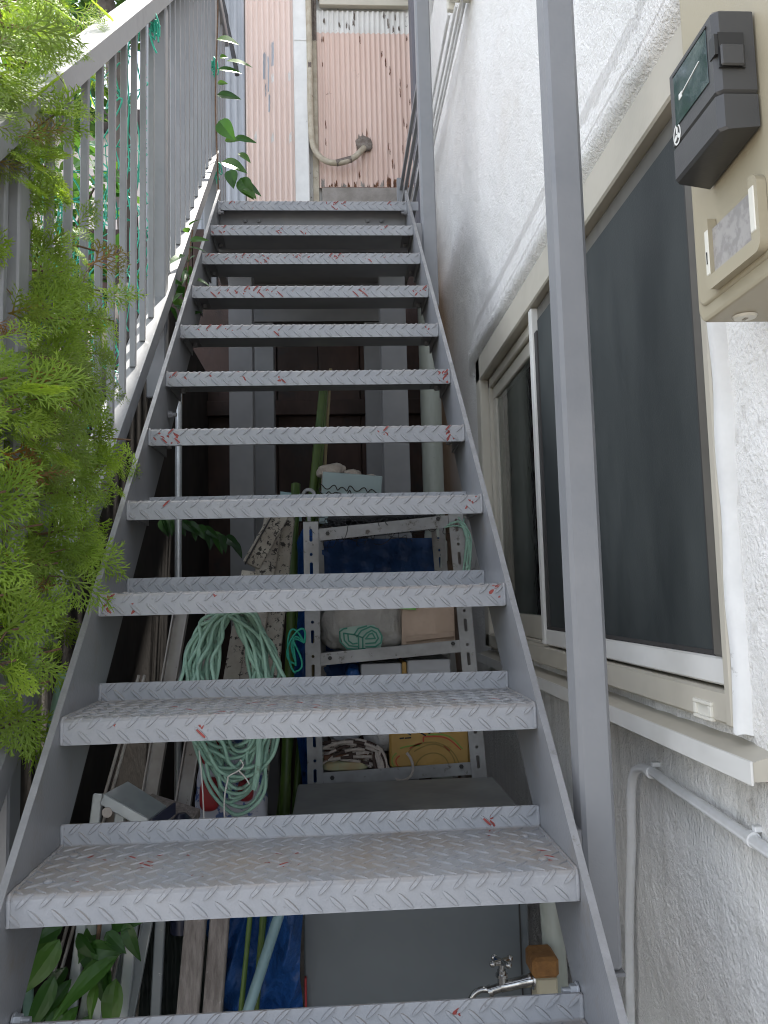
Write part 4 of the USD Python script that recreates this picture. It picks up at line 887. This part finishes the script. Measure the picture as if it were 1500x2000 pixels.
obj('tie_string', cat_([twine([(.195, .905, .19), (.215, .895, .205), (.228, .895, .215), (.222, .895, .23)]), twine([(.218, .895, .208), (.235, .895, .19), (.242, .895, .178)]), twine([(.196, .905, .19), (.188, .90, .14), (.19, .90, .10)]), twine([(.135, .905, .25), (.142, .90, .18), (.145, .90, .11)])]), M['string'], hc)
# low blue tarpaulin
lt = sheet(lambda u, v: np.stack([.165 + .19 * u + .01 * np.sin(v * 7), .865 + .03 * np.sin(u * 9 + v * 4) + .022 * np.sin(v * 13 - u * 6) + .02 * np.abs(np.sin(u * 14 - v * 9 + 2 * np.sin(v * 6))) + .05 * (fbm(np.stack([u * 5, v * 9, u * 0], -1), 3, 4) - .5), GND + .62 * v + .03 * np.sin(u * 5)], -1), 60, 110)
obj('blue_tarpaulin', lt, M['tarp'], smooth=True, label='blue tarpaulin bunched against the left side of the grey cabinet', cat='tarpaulin')
obj('red_strip', box(.3525, .357, .872, .8835, GND, -.21, .001), M['sack_red'], label='thin red strip at the lower left corner of the cabinet', cat='strip')
# rods at far left
for k, (x, lab) in enumerate(((-.070, 'left one of two thin pale rods under the left stringer'), (-.057, 'right one of two thin pale rods under the left stringer'))):
    obj('thin_rod', cyl((x - .075, .80, -.20), (x + .045, 1.05, .40), .0035, 8), M['ladder'], label=lab, cat='rod')
obj('metal_pole', cyl((-.040, 1.6, GND), (-.032, 1.6, 1.42), .0105, 14), M['zinc'], smooth=True, label='slim metal pole upright in the dark under the left side', cat='pole')
# tap, brown sponge on block, drain pipe
tpx = thing('water_tap', 'chrome water tap with cross handle in front of the grey cabinet', 'tap')
ty = .70
obj('tap_body', cat_([tube(smoothline([(.790, ty, -.160), (.755, ty, -.166), (.728, ty, -.170)], 4), [.0120] * 3 + [.0105] * 6, 14), tube([(.731, ty, -.172), (.731, ty, -.140)], .0085, 14), tube([(.731, ty, -.152), (.731, ty, -.147)], .0115, 14), tube([(.710, ty, -.176), (.738, ty, -.168)], .0085, 14), tube([(.704, ty, -.178), (.711, ty, -.1755)], .0105, 12)]), M['chrome'], tpx, smooth=40)
obj('spout', tube(smoothline([(.708, ty, -.177), (.690, ty, -.174), (.676, ty, -.182), (.668, ty, -.200), (.666, ty, -.225)], 6), .0058, 12), M['chrome'], tpx, smooth=True)
hd = [tube([(.731, ty, -.140), (.731, ty, -.128)], .006, 10)]
for a_ in range(4):
    t = a_ * math.pi / 2 + .5; hd.append(tube([(.731, ty, -.126), (.731 + .021 * math.cos(t), ty + .021 * math.sin(t), -.1245)], [.006, .0046], 8)); s_ = trimesh.creation.icosphere(2, .0062); s_.apply_translation((.731 + .021 * math.cos(t), ty + .021 * math.sin(t), -.1245)); hd.append(s_)
obj('tap_handle', cat_(hd), M['chrome'], tpx, smooth=40)
obj('tap_flange', tube([(.788, ty, -.159), (.792, ty, -.159)], .019, 18), M['chrome'], tpx)
bk = thing('tap_post', 'beige square block behind the tap carrying a brown sponge', 'post'); obj('block', box(.792, .832, .675, .725, GND, -.148, .004), M['block'], bk)
obj('sponge', box(.784, .834, .668, .735, -.1475, -.110, .006), M['sponge'], label='worn brown sponge lying on the beige block by the tap', cat='sponge')
dp = thing('drain_pipe', 'mottled grey plastic drain pipe upright beside the house wall', 'pipe')
obj('pipe', tube(smoothline([(.852, .735, GND), (.849, .755, -.25), (.848, .772, -.06), (.850, .80, -.01), (.855, .90, .0), (.86, 1.1, .0)], 5), np.linspace(.0245, .0205, 26), 20), M['pipe'], dp, smooth=True)
obj('collar', tube([(.853, .733, -.50), (.8525, .735, -.44)], .029, 20), M['pipe'], dp)
d2 = thing('rear_drain_pipe', 'wide mottled grey green pipe standing behind the right support column', 'pipe')
obj('pipe', tube([(.84, 2.42, GND), (.84, 2.42, 1.95)], .043, 22), M['pipe'], d2, smooth=True); obj('collar', tube([(.84, 2.42, .70), (.84, 2.42, .78)], .048, 22), M['pipe'], d2)
# concrete post seen below the left railing
cpst = thing('concrete_post', 'pale concrete post with round holes below the left railing', 'post')
obj('post', box(-.285, -.205, .93, 1.0, .09, .45, .004), M['concrete'], cpst)
for z in (.255, .19, .12): obj('hole', tube([(-.222, .9295, z), (-.222, .935, z)], .008, 12), M['gasket'], cpst)
obj('garden_hose_pipe', tube(smoothline([(-.165, .95, .42), (-.18, .9, .25), (-.195, .88, .05), (-.20, .88, GND)], 6), .011, 10), M['hose'], smooth=True, label='straight faded green pipe behind the left stringer', cat='pipe')

# ================================================================== PLANTS
def leaf_mesh(L, Wd, droop=.25, fold=.25, n=9, teeth=0., wave=0.):
    """pointed leaf along +x, normal +z"""
    t = np.linspace(0, 1, n); w = Wd * np.sin(np.pi * np.clip(t, 0, 1) ** .75) ** .85 * (1 - .25 * t); w[-1] = 0.0; w[0] = .0
    V = []
    for s_ in (-1, -.5, 0, .5, 1):
        z = -droop * L * t ** 2 + fold * np.abs(s_) * w + wave * L * np.sin(t * 9 + s_ * 2) * abs(s_)
        V.append(np.stack([L * t, s_ * w, z], 1))
    V = np.concatenate(V); F = []
    for r in range(4):
        for i in range(n - 1):
            p = r * n + i; F += [(p, p + 1, p + n + 1), (p, p + n + 1, p + n)]
    return trimesh.Trimesh(V, F, process=False)
def orient(m, at, d, roll=0., face=(0, 0, 1.)):
    d = np.array(d, float); d /= np.linalg.norm(d)
    u = np.array(face, float); u = u - d * (u @ d)
    if np.linalg.norm(u) < .05: u = np.array([0, -1., 0])
    u /= np.linalg.norm(u); s_ = np.cross(u, d)
    u, s_ = math.cos(roll) * u + math.sin(roll) * s_, -math.sin(roll) * u + math.cos(roll) * s_
    Mx = np.eye(4); Mx[:3, 0], Mx[:3, 1], Mx[:3, 2], Mx[:3, 3] = d, s_, u, at
    m.apply_transform(Mx); return m
def add_leaf(parent, at, d, L, Wd, tone, roll=0., **kw):
    m = orient(leaf_mesh(L, Wd, **kw), at, d, roll, (0, -1, .45))
    return obj('leaf', m, M['leaf'], parent, tone=np.clip(tone + .12 * nr.standard_normal() + 0 * m.vertices[:, 0], 0, 1))
LR = random.Random(21)
vn = thing('climbing_vine', 'climbing vine with pointed green leaves at the stair top left', 'vine')
obj('stem', tube(smoothline([(-.07, 2.72, 2.10), (-.062, 2.74, 2.5), (-.072, 2.75, 2.85), (-.06, 2.76, 3.3), (-.07, 2.76, 3.6)], 8), .0035, 6), M['bark'], vn)
for (x, z, dx, dz, L, Wd, tone) in ((-.06, 3.13, 1, -.15, .10, .024, .7), (-.05, 3.055, 1, .05, .035, .012, .9), (-.02, 3.025, 1, -.12, .12, .018, .85), (-.06, 3.00, 1, -.08, .105, .014, .45), (-.06, 2.925, 1, -.02, .045, .010, .9), (-.06, 2.855, 1, -.12, .105, .018, .3),
                                   (-.055, 2.745, .55, -.8, .115, .028, .5), (-.03, 2.655, 1, .05, .07, .012, .6), (.02, 2.66, 1, -.3, .095, .011, .5), (.03, 2.60, .9, -.6, .07, .016, .8), (-.045, 2.555, 1, -.35, .12, .028, .55), (.0, 2.50, .1, -1, .085, .022, .45), (.04, 2.47, .5, -.95, .11, .026, .6), (.03, 2.47, .9, -.6, .12, .016, .4), (.05, 2.41, .9, -.5, .075, .022, .7)):
    add_leaf(vn, (x, 2.74 + LR.uniform(-.03, .01), z), (dx, -.25, dz), L * 1.05, Wd * 1.55, tone, roll=LR.uniform(-.5, .5))
v2 = thing('climbing_vine', 'green shoot poking between railing and left stringer near the top', 'vine')
obj('stem', tube(smoothline([(-.05, 1.75, 1.2), (-.045, 1.80, 1.6), (-.03, 1.85, 1.83)], 6), .003, 6), M['bark'], v2)
for k in range(16):
    z = 1.40 + .45 * (k / 15); y = 1.72 + .14 * k / 15
    add_leaf(v2, (-.045 + LR.uniform(-.01, .01), y, z), (LR.uniform(-.5, 1), -.6, LR.uniform(-.7, .25)), LR.uniform(.06, .10), LR.uniform(.010, .015), LR.uniform(.2, .75), roll=LR.uniform(-.7, .7))
pl_ = thing('leafy_plant', 'broad leaved green plant in the lower left corner under the stairs', 'plant')
obj('stem', tube(smoothline([(-.06, .78, GND), (-.05, .75, -.3), (-.02, .72, -.02)], 6), .004, 6), M['bark'], pl_)
for (x, y, z, dx, dz, L, Wd, tone) in ((-.075, .66, -.03, -.55, -.85, .105, .024, .55), (-.035, .70, -.06, .8, -.1, .065, .020, .35), (.035, .64, -.055, -1, -.62, .145, .021, .5), (-.005, .65, -.105, -.3, -1, .06, .014, .45), (-.04, .66, -.145, -.6, -.8, .09, .018, .5),
                                      (.02, .68, -.11, -.1, -1, .10, .022, .6), (-.005, .64, -.185, -.9, -.75, .10, .016, .35), (-.09, .68, -.10, -.4, -1, .10, .02, .3), (0, .72, -.03, .6, .2, .07, .02, .2), (-.03, .74, -.10, .2, -1, .09, .02, .2), (-.10, .70, -.16, .3, -.9, .08, .018, .3), (.03, .70, -.02, .4, -.9, .07, .016, .3), (-.06, .74, -.06, .5, -.8, .09, .02, .15)):
    add_leaf(pl_, (x, y, z), (dx, -.35, dz), L * 1.05, Wd * .98, tone + .2, roll=LR.uniform(-.6, .6), wave=.012)
for k in range(16):
    add_leaf(pl_, (LR.uniform(-.13, .0), LR.uniform(.70, .78), LR.uniform(-.20, .0)), (LR.uniform(-1, .5), -.3, LR.uniform(-1, .1)), LR.uniform(.055, .09), LR.uniform(.011, .019), LR.uniform(.2, .8), roll=LR.uniform(-.8, .8), wave=.012)
obj('pale_stalk', cat_([tube(smoothline([(-.075, .76, -.26), (-.045, .76, -.12), (-.05, .76, .0)], 4), .012, 8)]), M['pipe'], label='pale stalk behind the broad leaved plant', cat='stalk')
db = thing('dark_leaf_branch', 'dark green leafy branch hanging in the shade under the stairs', 'branch')
obj('stem', tube(smoothline([(-.16, 1.80, .84), (-.04, 1.78, .82), (.06, 1.77, .78), (.12, 1.77, .72)], 6), .003, 6), M['bark_dark'], db)
for k in range(14):
    t = k / 13; x = -.12 + .22 * t; z = .83 - .07 * t ** 2
    add_leaf(db, (x, 1.765, z), (LR.uniform(.1, .7), -.4, LR.uniform(-1, -.2)), LR.uniform(.06, .085), LR.uniform(.014, .02), LR.uniform(0, .4), roll=LR.uniform(-.6, .6))

# ---- conifer: flat fan sprays of scale leaves
def spray(L, seed, dens=1.0):
    """flat fan in the xy plane, growing along +x; returns vertices, faces, per-vertex age (0 base .. 1 tip)"""
    r = random.Random(seed); V, F, A = [], [], []
    def twig(p, ang, l, w, a0, z):
        n = 3; k = len(V); bend = r.uniform(-.25, .25); q = np.array(p, float)
        for i in range(n + 1):
            t = i / n; a = ang + bend * t; d = np.array([math.cos(a), math.sin(a)]); s_ = np.array([-d[1], d[0]])
            ww = w * (1 - .72 * t)
            V.append((q[0] + s_[0] * ww, q[1] + s_[1] * ww, z + r.uniform(-.0006, .0006) - .05 * q[0] ** 2 / L)); V.append((q[0] - s_[0] * ww, q[1] - s_[1] * ww, z + .0008 + r.uniform(-.0006, .0006) - .05 * q[0] ** 2 / L))
            A.extend((a0 + (1 - a0) * t * .8,) * 2)
            if i < n: q = q + d * l / n
        for i in range(n):
            b = k + 2 * i; F.extend([(b, b + 2, b + 3), (b, b + 3, b + 1)])
        return q
    n1 = int(9 * dens) + 2
    twig((0, 0), 0, L, .0019, .0, 0)
    for i in range(n1):
        t = .12 + .85 * i / n1; sd = 1 if i % 2 else -1
        l1 = L * (.55 * (1 - t) + .14) * r.uniform(.85, 1.15); a1 = sd * (.75 - .25 * t) + r.uniform(-.1, .1); p1 = np.array([L * t, 0.])
        twig(p1, a1, l1, .0016, .3 * t, .001 * sd)
        n2 = max(2, int(l1 / .0068))
        for j in range(n2):
            u = .2 + .75 * j / n2; s2 = 1 if j % 2 else -1
            l2 = l1 * (.42 * (1 - u) + .12) * r.uniform(.8, 1.2) + .004; a2 = a1 + s2 * (.62) + r.uniform(-.15, .15)
            p2 = p1 + l1 * u * np.array([math.cos(a1), math.sin(a1)])
            twig(p2, a2, l2, .0013, .4 + .4 * u, .001 * s2)
            if l2 > .012:
                for s3 in (1, -1):
                    p3 = p2 + l2 * .5 * np.array([math.cos(a2), math.sin(a2)]); twig(p3, a2 + s3 * .6, l2 * .4, .0011, .7, .001)
    return np.array(V), np.array(F), np.array(A)
SPR = [spray(.085, 40 + k, 1.) for k in range(5)] + [spray(.062, 60 + k, .9) for k in range(3)]
cf = thing('conifer_bush', 'bright green conifer bush with fan shaped sprays reaching over the left railing', 'conifer')
obj('trunk', tube(smoothline([(-.42, .10, GND), (-.41, .14, .3), (-.40, .22, 1.0), (-.38, .3, 1.7), (-.36, .36, 2.3)], 6), np.linspace(.035, .012, 25), 10), M['bark'], cf)
CF = np.random.default_rng(5)
def branch(start, end, n, spread, tone=(.35, .75), hang=.5, scale=1.0, brown=.06, face=(.25, -.85, .2)):
    """a woody shoot from the trunk with n sprays round its outer half"""
    s, e = np.array(start, float), np.array(end, float); mid = (s + e) / 2 + (0, 0, .05)
    P = smoothline([s, mid, e], 8)
    br_ = obj('branch', tube(P, np.linspace(.006, .0018, len(P)), 6), M['bark'], cf)
    VV, FF, TT = [], [], []; base = 0; sub = []
    d0 = (e - mid) / np.linalg.norm(e - mid)
    for i in range(n):
        t = 1 - .75 * CF.random() ** 1.3
        p = P[int(t * (len(P) - 1))]; off = CF.normal(0, 1, 3) * np.array(spread) * (.35 + .65 * t)
        at = p + off
        d = .55 * d0 + off / (np.linalg.norm(off) + 1e-6) * .7 + np.array([0, 0, -hang]) + CF.normal(0, .25, 3); d /= np.linalg.norm(d)
        nrm = np.array(face) + CF.normal(0, .27, 3); nrm -= d * (nrm @ d); nrm /= np.linalg.norm(nrm); sd = np.cross(nrm, d)
        V, F, A = SPR[int(CF.integers(len(SPR)))]; k = scale * CF.uniform(.65, 1.4)
        W3 = at + k * (V[:, :1] * d + V[:, 1:2] * sd + V[:, 2:] * nrm)
        tn = CF.uniform(*tone) + .25 * (A - .5)
        if CF.random() < brown * .5: tn = CF.uniform(0, .14) + .12 * A
        VV.append(W3); FF.append(F + base); TT.append(np.clip(tn, 0, 1)); base += len(V)
        if CF.random() < .5: sub.append(tube([p, (p + at) / 2 + (0, 0, .006), at + d * .02], [.0016, .0013, .0008], 4, caps=False))
    if sub: obj('twigs', cat_(sub), M['bark'], br_, kind='stuff')
    obj('foliage', trimesh.Trimesh(np.concatenate(VV), np.concatenate(FF), process=False), M['thuja'], br_, tone=np.concatenate(TT), kind='stuff')
t0 = lambda z: (-.40, .2 + .09 * (z + .0), z)
# (shoot tip, sprays, spread, tone range, droop, share of brown sprays)
for c, n, sp_r, tn_, hg, bwn in (
    ((-.10, .34, 1.50), 40, .040, (.15, .5), .25, .05), ((-.10, .54, 1.62), 30, .036, (.3, .8), .2, .03), ((-.09, .34, 1.42), 40, .040, (.15, .5), .3, .10),
    ((-.09, .54, 1.545), 34, .036, (.35, .85), .3, .03), ((-.075, .31, 1.32), 36, .036, (.1, .45), .4, .25), ((-.08, .44, 1.41), 36, .038, (.2, .6), .4, .06),
    ((-.07, .52, 1.40), 34, .034, (.4, .9), .4, .03), ((-.07, .415, 1.30), 34, .034, (.3, .85), .5, .05), ((-.07, .28, 1.25), 26, .030, (.15, .55), .5, .1), ((-.075, .53, 1.355), 22, .022, (.55, 1.), .6, .02),
    ((-.27, 1.27, 2.20), 60, .085, (.55, 1.), .2, .02), ((-.27, 1.37, 2.13), 50, .07, (.5, 1.), .3, .02), ((-.22, .95, 1.96), 55, .075, (.5, 1.), .2, .02), ((-.17, .65, 1.76), 50, .06, (.3, .9), .2, .03),
    ((-.175, .55, 1.27), 26, .045, (.6, 1.), .6, .02),
    ((-.055, .80, 1.31), 16, .028, (.3, .65), -.5, .02), ((-.05, .56, 1.17), 26, .032, (.25, .65), -.1, .05), ((-.045, .775, 1.215), 28, .036, (.3, .8), .0, .05), ((-.045, .55, 1.08), 26, .034, (.2, .6), .3, .10),
    ((-.040, .76, 1.13), 34, .036, (.3, .75), .2, .05), ((-.035, .85, 1.175), 24, .034, (.35, .8), .0, .03), ((-.045, .49, .99), 20, .030, (.2, .55), .4, .2), ((-.040, .725, 1.04), 32, .036, (.25, .65), .5, .08),
    ((-.040, .60, .945), 30, .036, (.25, .65), .5, .08), ((-.055, .47, 1.07), 16, .028, (.2, .55), .2, .25), ((.0, .855, .915), 16, .026, (.3, .65), .1, .04), ((.0, .79, .865), 12, .022, (.2, .6), .4, .05),
    ((-.040, .28, .90), 20, .026, (.5, 1.), .2, .03), ((-.040, .33, .865), 20, .022, (.5, .95), .4, .1), ((-.040, .265, .82), 16, .022, (.5, .95), .4, .03), ((-.03, .255, .73), 12, .018, (.35, .7), .3, .02),
    ((-.045, .525, .835), 26, .034, (.2, .6), .4, .12), ((-.045, .425, .775), 20, .030, (.15, .5), .4, .3), ((-.04, .66, .84), 26, .032, (.3, .75), .4, .06), ((-.04, .51, .76), 28, .034, (.2, .55), .5, .15),
    ((-.015, .73, .79), 22, .026, (.3, .7), .5, .05), ((-.015, .68, .715), 24, .028, (.3, .7), .6, .03), ((-.012, .715, .665), 18, .024, (.35, .75), .7, .02), ((-.045, .45, .70), 20, .030, (.15, .5), .5, .3),
    ((-.045, .53, .64), 24, .032, (.2, .55), .6, .2), ((-.045, .56, .605), 14, .022, (.25, .6), .8, .1),
    ((-.04, .29, .63), 24, .026, (.5, .95), .3, .02), ((-.04, .28, .585), 22, .026, (.5, .95), .5, .03), ((-.04, .34, .535), 24, .028, (.4, .85), .5, .12), ((-.035, .32, .49), 22, .026, (.4, .85), .6, .05),
    ((-.035, .285, .455), 14, .022, (.35, .75), .6, .05), ((-.03, .505, .495), 14, .022, (.4, .8), .2, .03), ((-.035, .48, .445), 16, .024, (.35, .75), .6, .04), ((-.06, .43, .39), 10, .020, (.25, .6), .7, .05)):
    zt = min(max(c[2] - .25, .1), 1.9)
    branch((-.40, .10 + .1 * (zt + .6), zt), c, int(n * 1.05), (sp_r * .8 if c[2] > 1.2 else sp_r * .6, sp_r * 1.5, sp_r * 1.15), tn_, hg, 1.0, bwn)

# ---- broad leaved garden behind the railing
def shrub(name, label, c, rad, n, L, tone, seed, trunk=True, cat='shrub'):
    r = np.random.default_rng(seed); o = thing(name, label, cat); V, F, Tn, base = [], [], [], 0
    proto = [leaf_mesh(L, L * .24, .3, .2, 5), leaf_mesh(L * .8, L * .22, .15, .3, 5)]
    c = np.array(c, float); rad = np.array(rad, float)
    cl = r.normal(0, .45, (max(6, n // 40), 3)) * rad + c
    for i in range(n):
        at = cl[int(r.integers(len(cl)))] + r.normal(0, .16, 3) * rad
        d = r.normal(0, 1, 3); d[2] = d[2] * .5 - .35
        m = orient(proto[i % 2].copy(), at, d, r.normal(0, .8)); V.append(m.vertices); F.append(m.faces + base); base += len(m.vertices)
        Tn.append(np.clip(r.uniform(*tone) + 0 * m.vertices[:, 0], 0, 1))
    if trunk:
        tk = [tube(smoothline([(c[0] + r.normal(0, .05), c[1], c[2] - rad[2] * 1.6), (c + q) / 2, q], 4), np.linspace(.016, .004, 9), 6) for q in cl[:7]]
        obj('branches', cat_(tk), M['bark_dark'], o)
    obj('leaves', trimesh.Trimesh(np.concatenate(V), np.concatenate(F), process=False), M['leaf'], o, tone=np.concatenate(Tn), kind='stuff')
shrub('garden_shrub', 'leafy green shrub behind the balusters left of the stairs', (-.72, 1.9, 1.35), (.22, .6, .50), 900, .085, (.1, .8), 1)
shrub('garden_shrub', 'darker low shrub behind the balusters near the garden bank', (-.62, 1.5, .90), (.15, .5, .40), 700, .075, (0, .5), 2)
shrub('garden_shrub', 'sunlit airy shrub further back behind the upper balusters', (-.75, 2.7, 2.05), (.32, .45, .5), 420, .09, (.2, .9), 3)
shrub('garden_tree', 'leafy tree with dark trunk overhanging the top of the railing', (-1.15, 4.1, 4.2), (.7, .8, .6), 900, .13, (.2, 1.), 4, False, 'tree')
obj('trunk', tube(smoothline([(-.62, 3.7, 1.0), (-.68, 3.65, 2.6), (-.76, 3.55, 3.75), (-.95, 3.8, 4.5)], 6), np.linspace(.07, .045, 19), 10), M['bark_dark'], stage.GetPrimAtPath('/World/garden_tree'))
# teal netting twine tangled on the railing
nt = []
NR = random.Random(9)
for k in range(110):
    y = NR.uniform(.5, 1.75) if k < 90 else NR.uniform(1.8, 2.8); f0_ = NR.uniform(.1, .95); z = rb(y) + .95 * f0_; x = -.13 - NR.random() * .03; P = [(x, y, z)]
    for _ in range(NR.randint(3, 7)):
        P.append((-.125 - .05 * NR.random(), P[-1][1] + NR.gauss(0, .03), P[-1][2] - abs(NR.gauss(.05, .05)) + .02))
    nt.append(tube(smoothline(P, 5), NR.choice((.0012, .0016, .0022)), 5, caps=False))
for y in (.505, .60, 1.40, 1.49):   # longer hanging strands
    P = [(-.128, y, rtp(y) - .02)]
    while P[-1][2] > rb(y) + .05: P.append((-.128 - .02 * NR.random(), y + NR.gauss(0, .008), P[-1][2] - .07))
    for q in range(2): nt.append(tube(smoothline([(a, b + NR.gauss(0, .004), c) for a, b, c in P], 4), .002, 5, caps=False))
obj('green_twine_net', cat_(nt), M['twine'], smooth=True, label='tangled teal twine netting tied behind the left balusters', cat='netting', kind='stuff')
for (y, z, l) in ((1.50, 2.30, 'teal twine knot under the top rail left of the second post'), (2.80, 3.05, 'teal twine knot high on the far railing post'), (2.82, 2.56, 'small teal twine knot low on the far railing post')):
    obj('twine_knot', cat_([twine([(-.085 + NR.gauss(0, .01), y - .02, z + NR.gauss(0, .03)), (-.075 + NR.gauss(0, .012), y - .025, z + NR.gauss(0, .02)), (-.08 + NR.gauss(0, .015), y - .02, z - .03 + NR.gauss(0, .03))], 6, .003) for _ in range(7)]), M['twine'], smooth=True, label=l, cat='twine')

# ---- neighbour's pale house beyond the garden
nh = thing('neighbour_house', 'pale pinkish white house beyond the garden seen through the balusters', 'house')
for k in range(14):
    z0 = GND + .6 + .32 * k
    obj('siding_board', hull([(x, y, z) for x in (-4.5, -.95) for y, z in ((6.0, z0), (6.02, z0 + .312), (6.08, z0), (6.08, z0 + .312))]), M['siding'], nh)
obj('wall', box(-4.5, -.95, 6.09, 8.5, GND, 4.6), M['siding'], nh)
obj('roof', hull([(x, y, z) for x in (-4.8, -.7) for y, z in ((5.75, 4.62), (8.8, 4.62), (7.2, 5.6))]), M['slate'], nh)
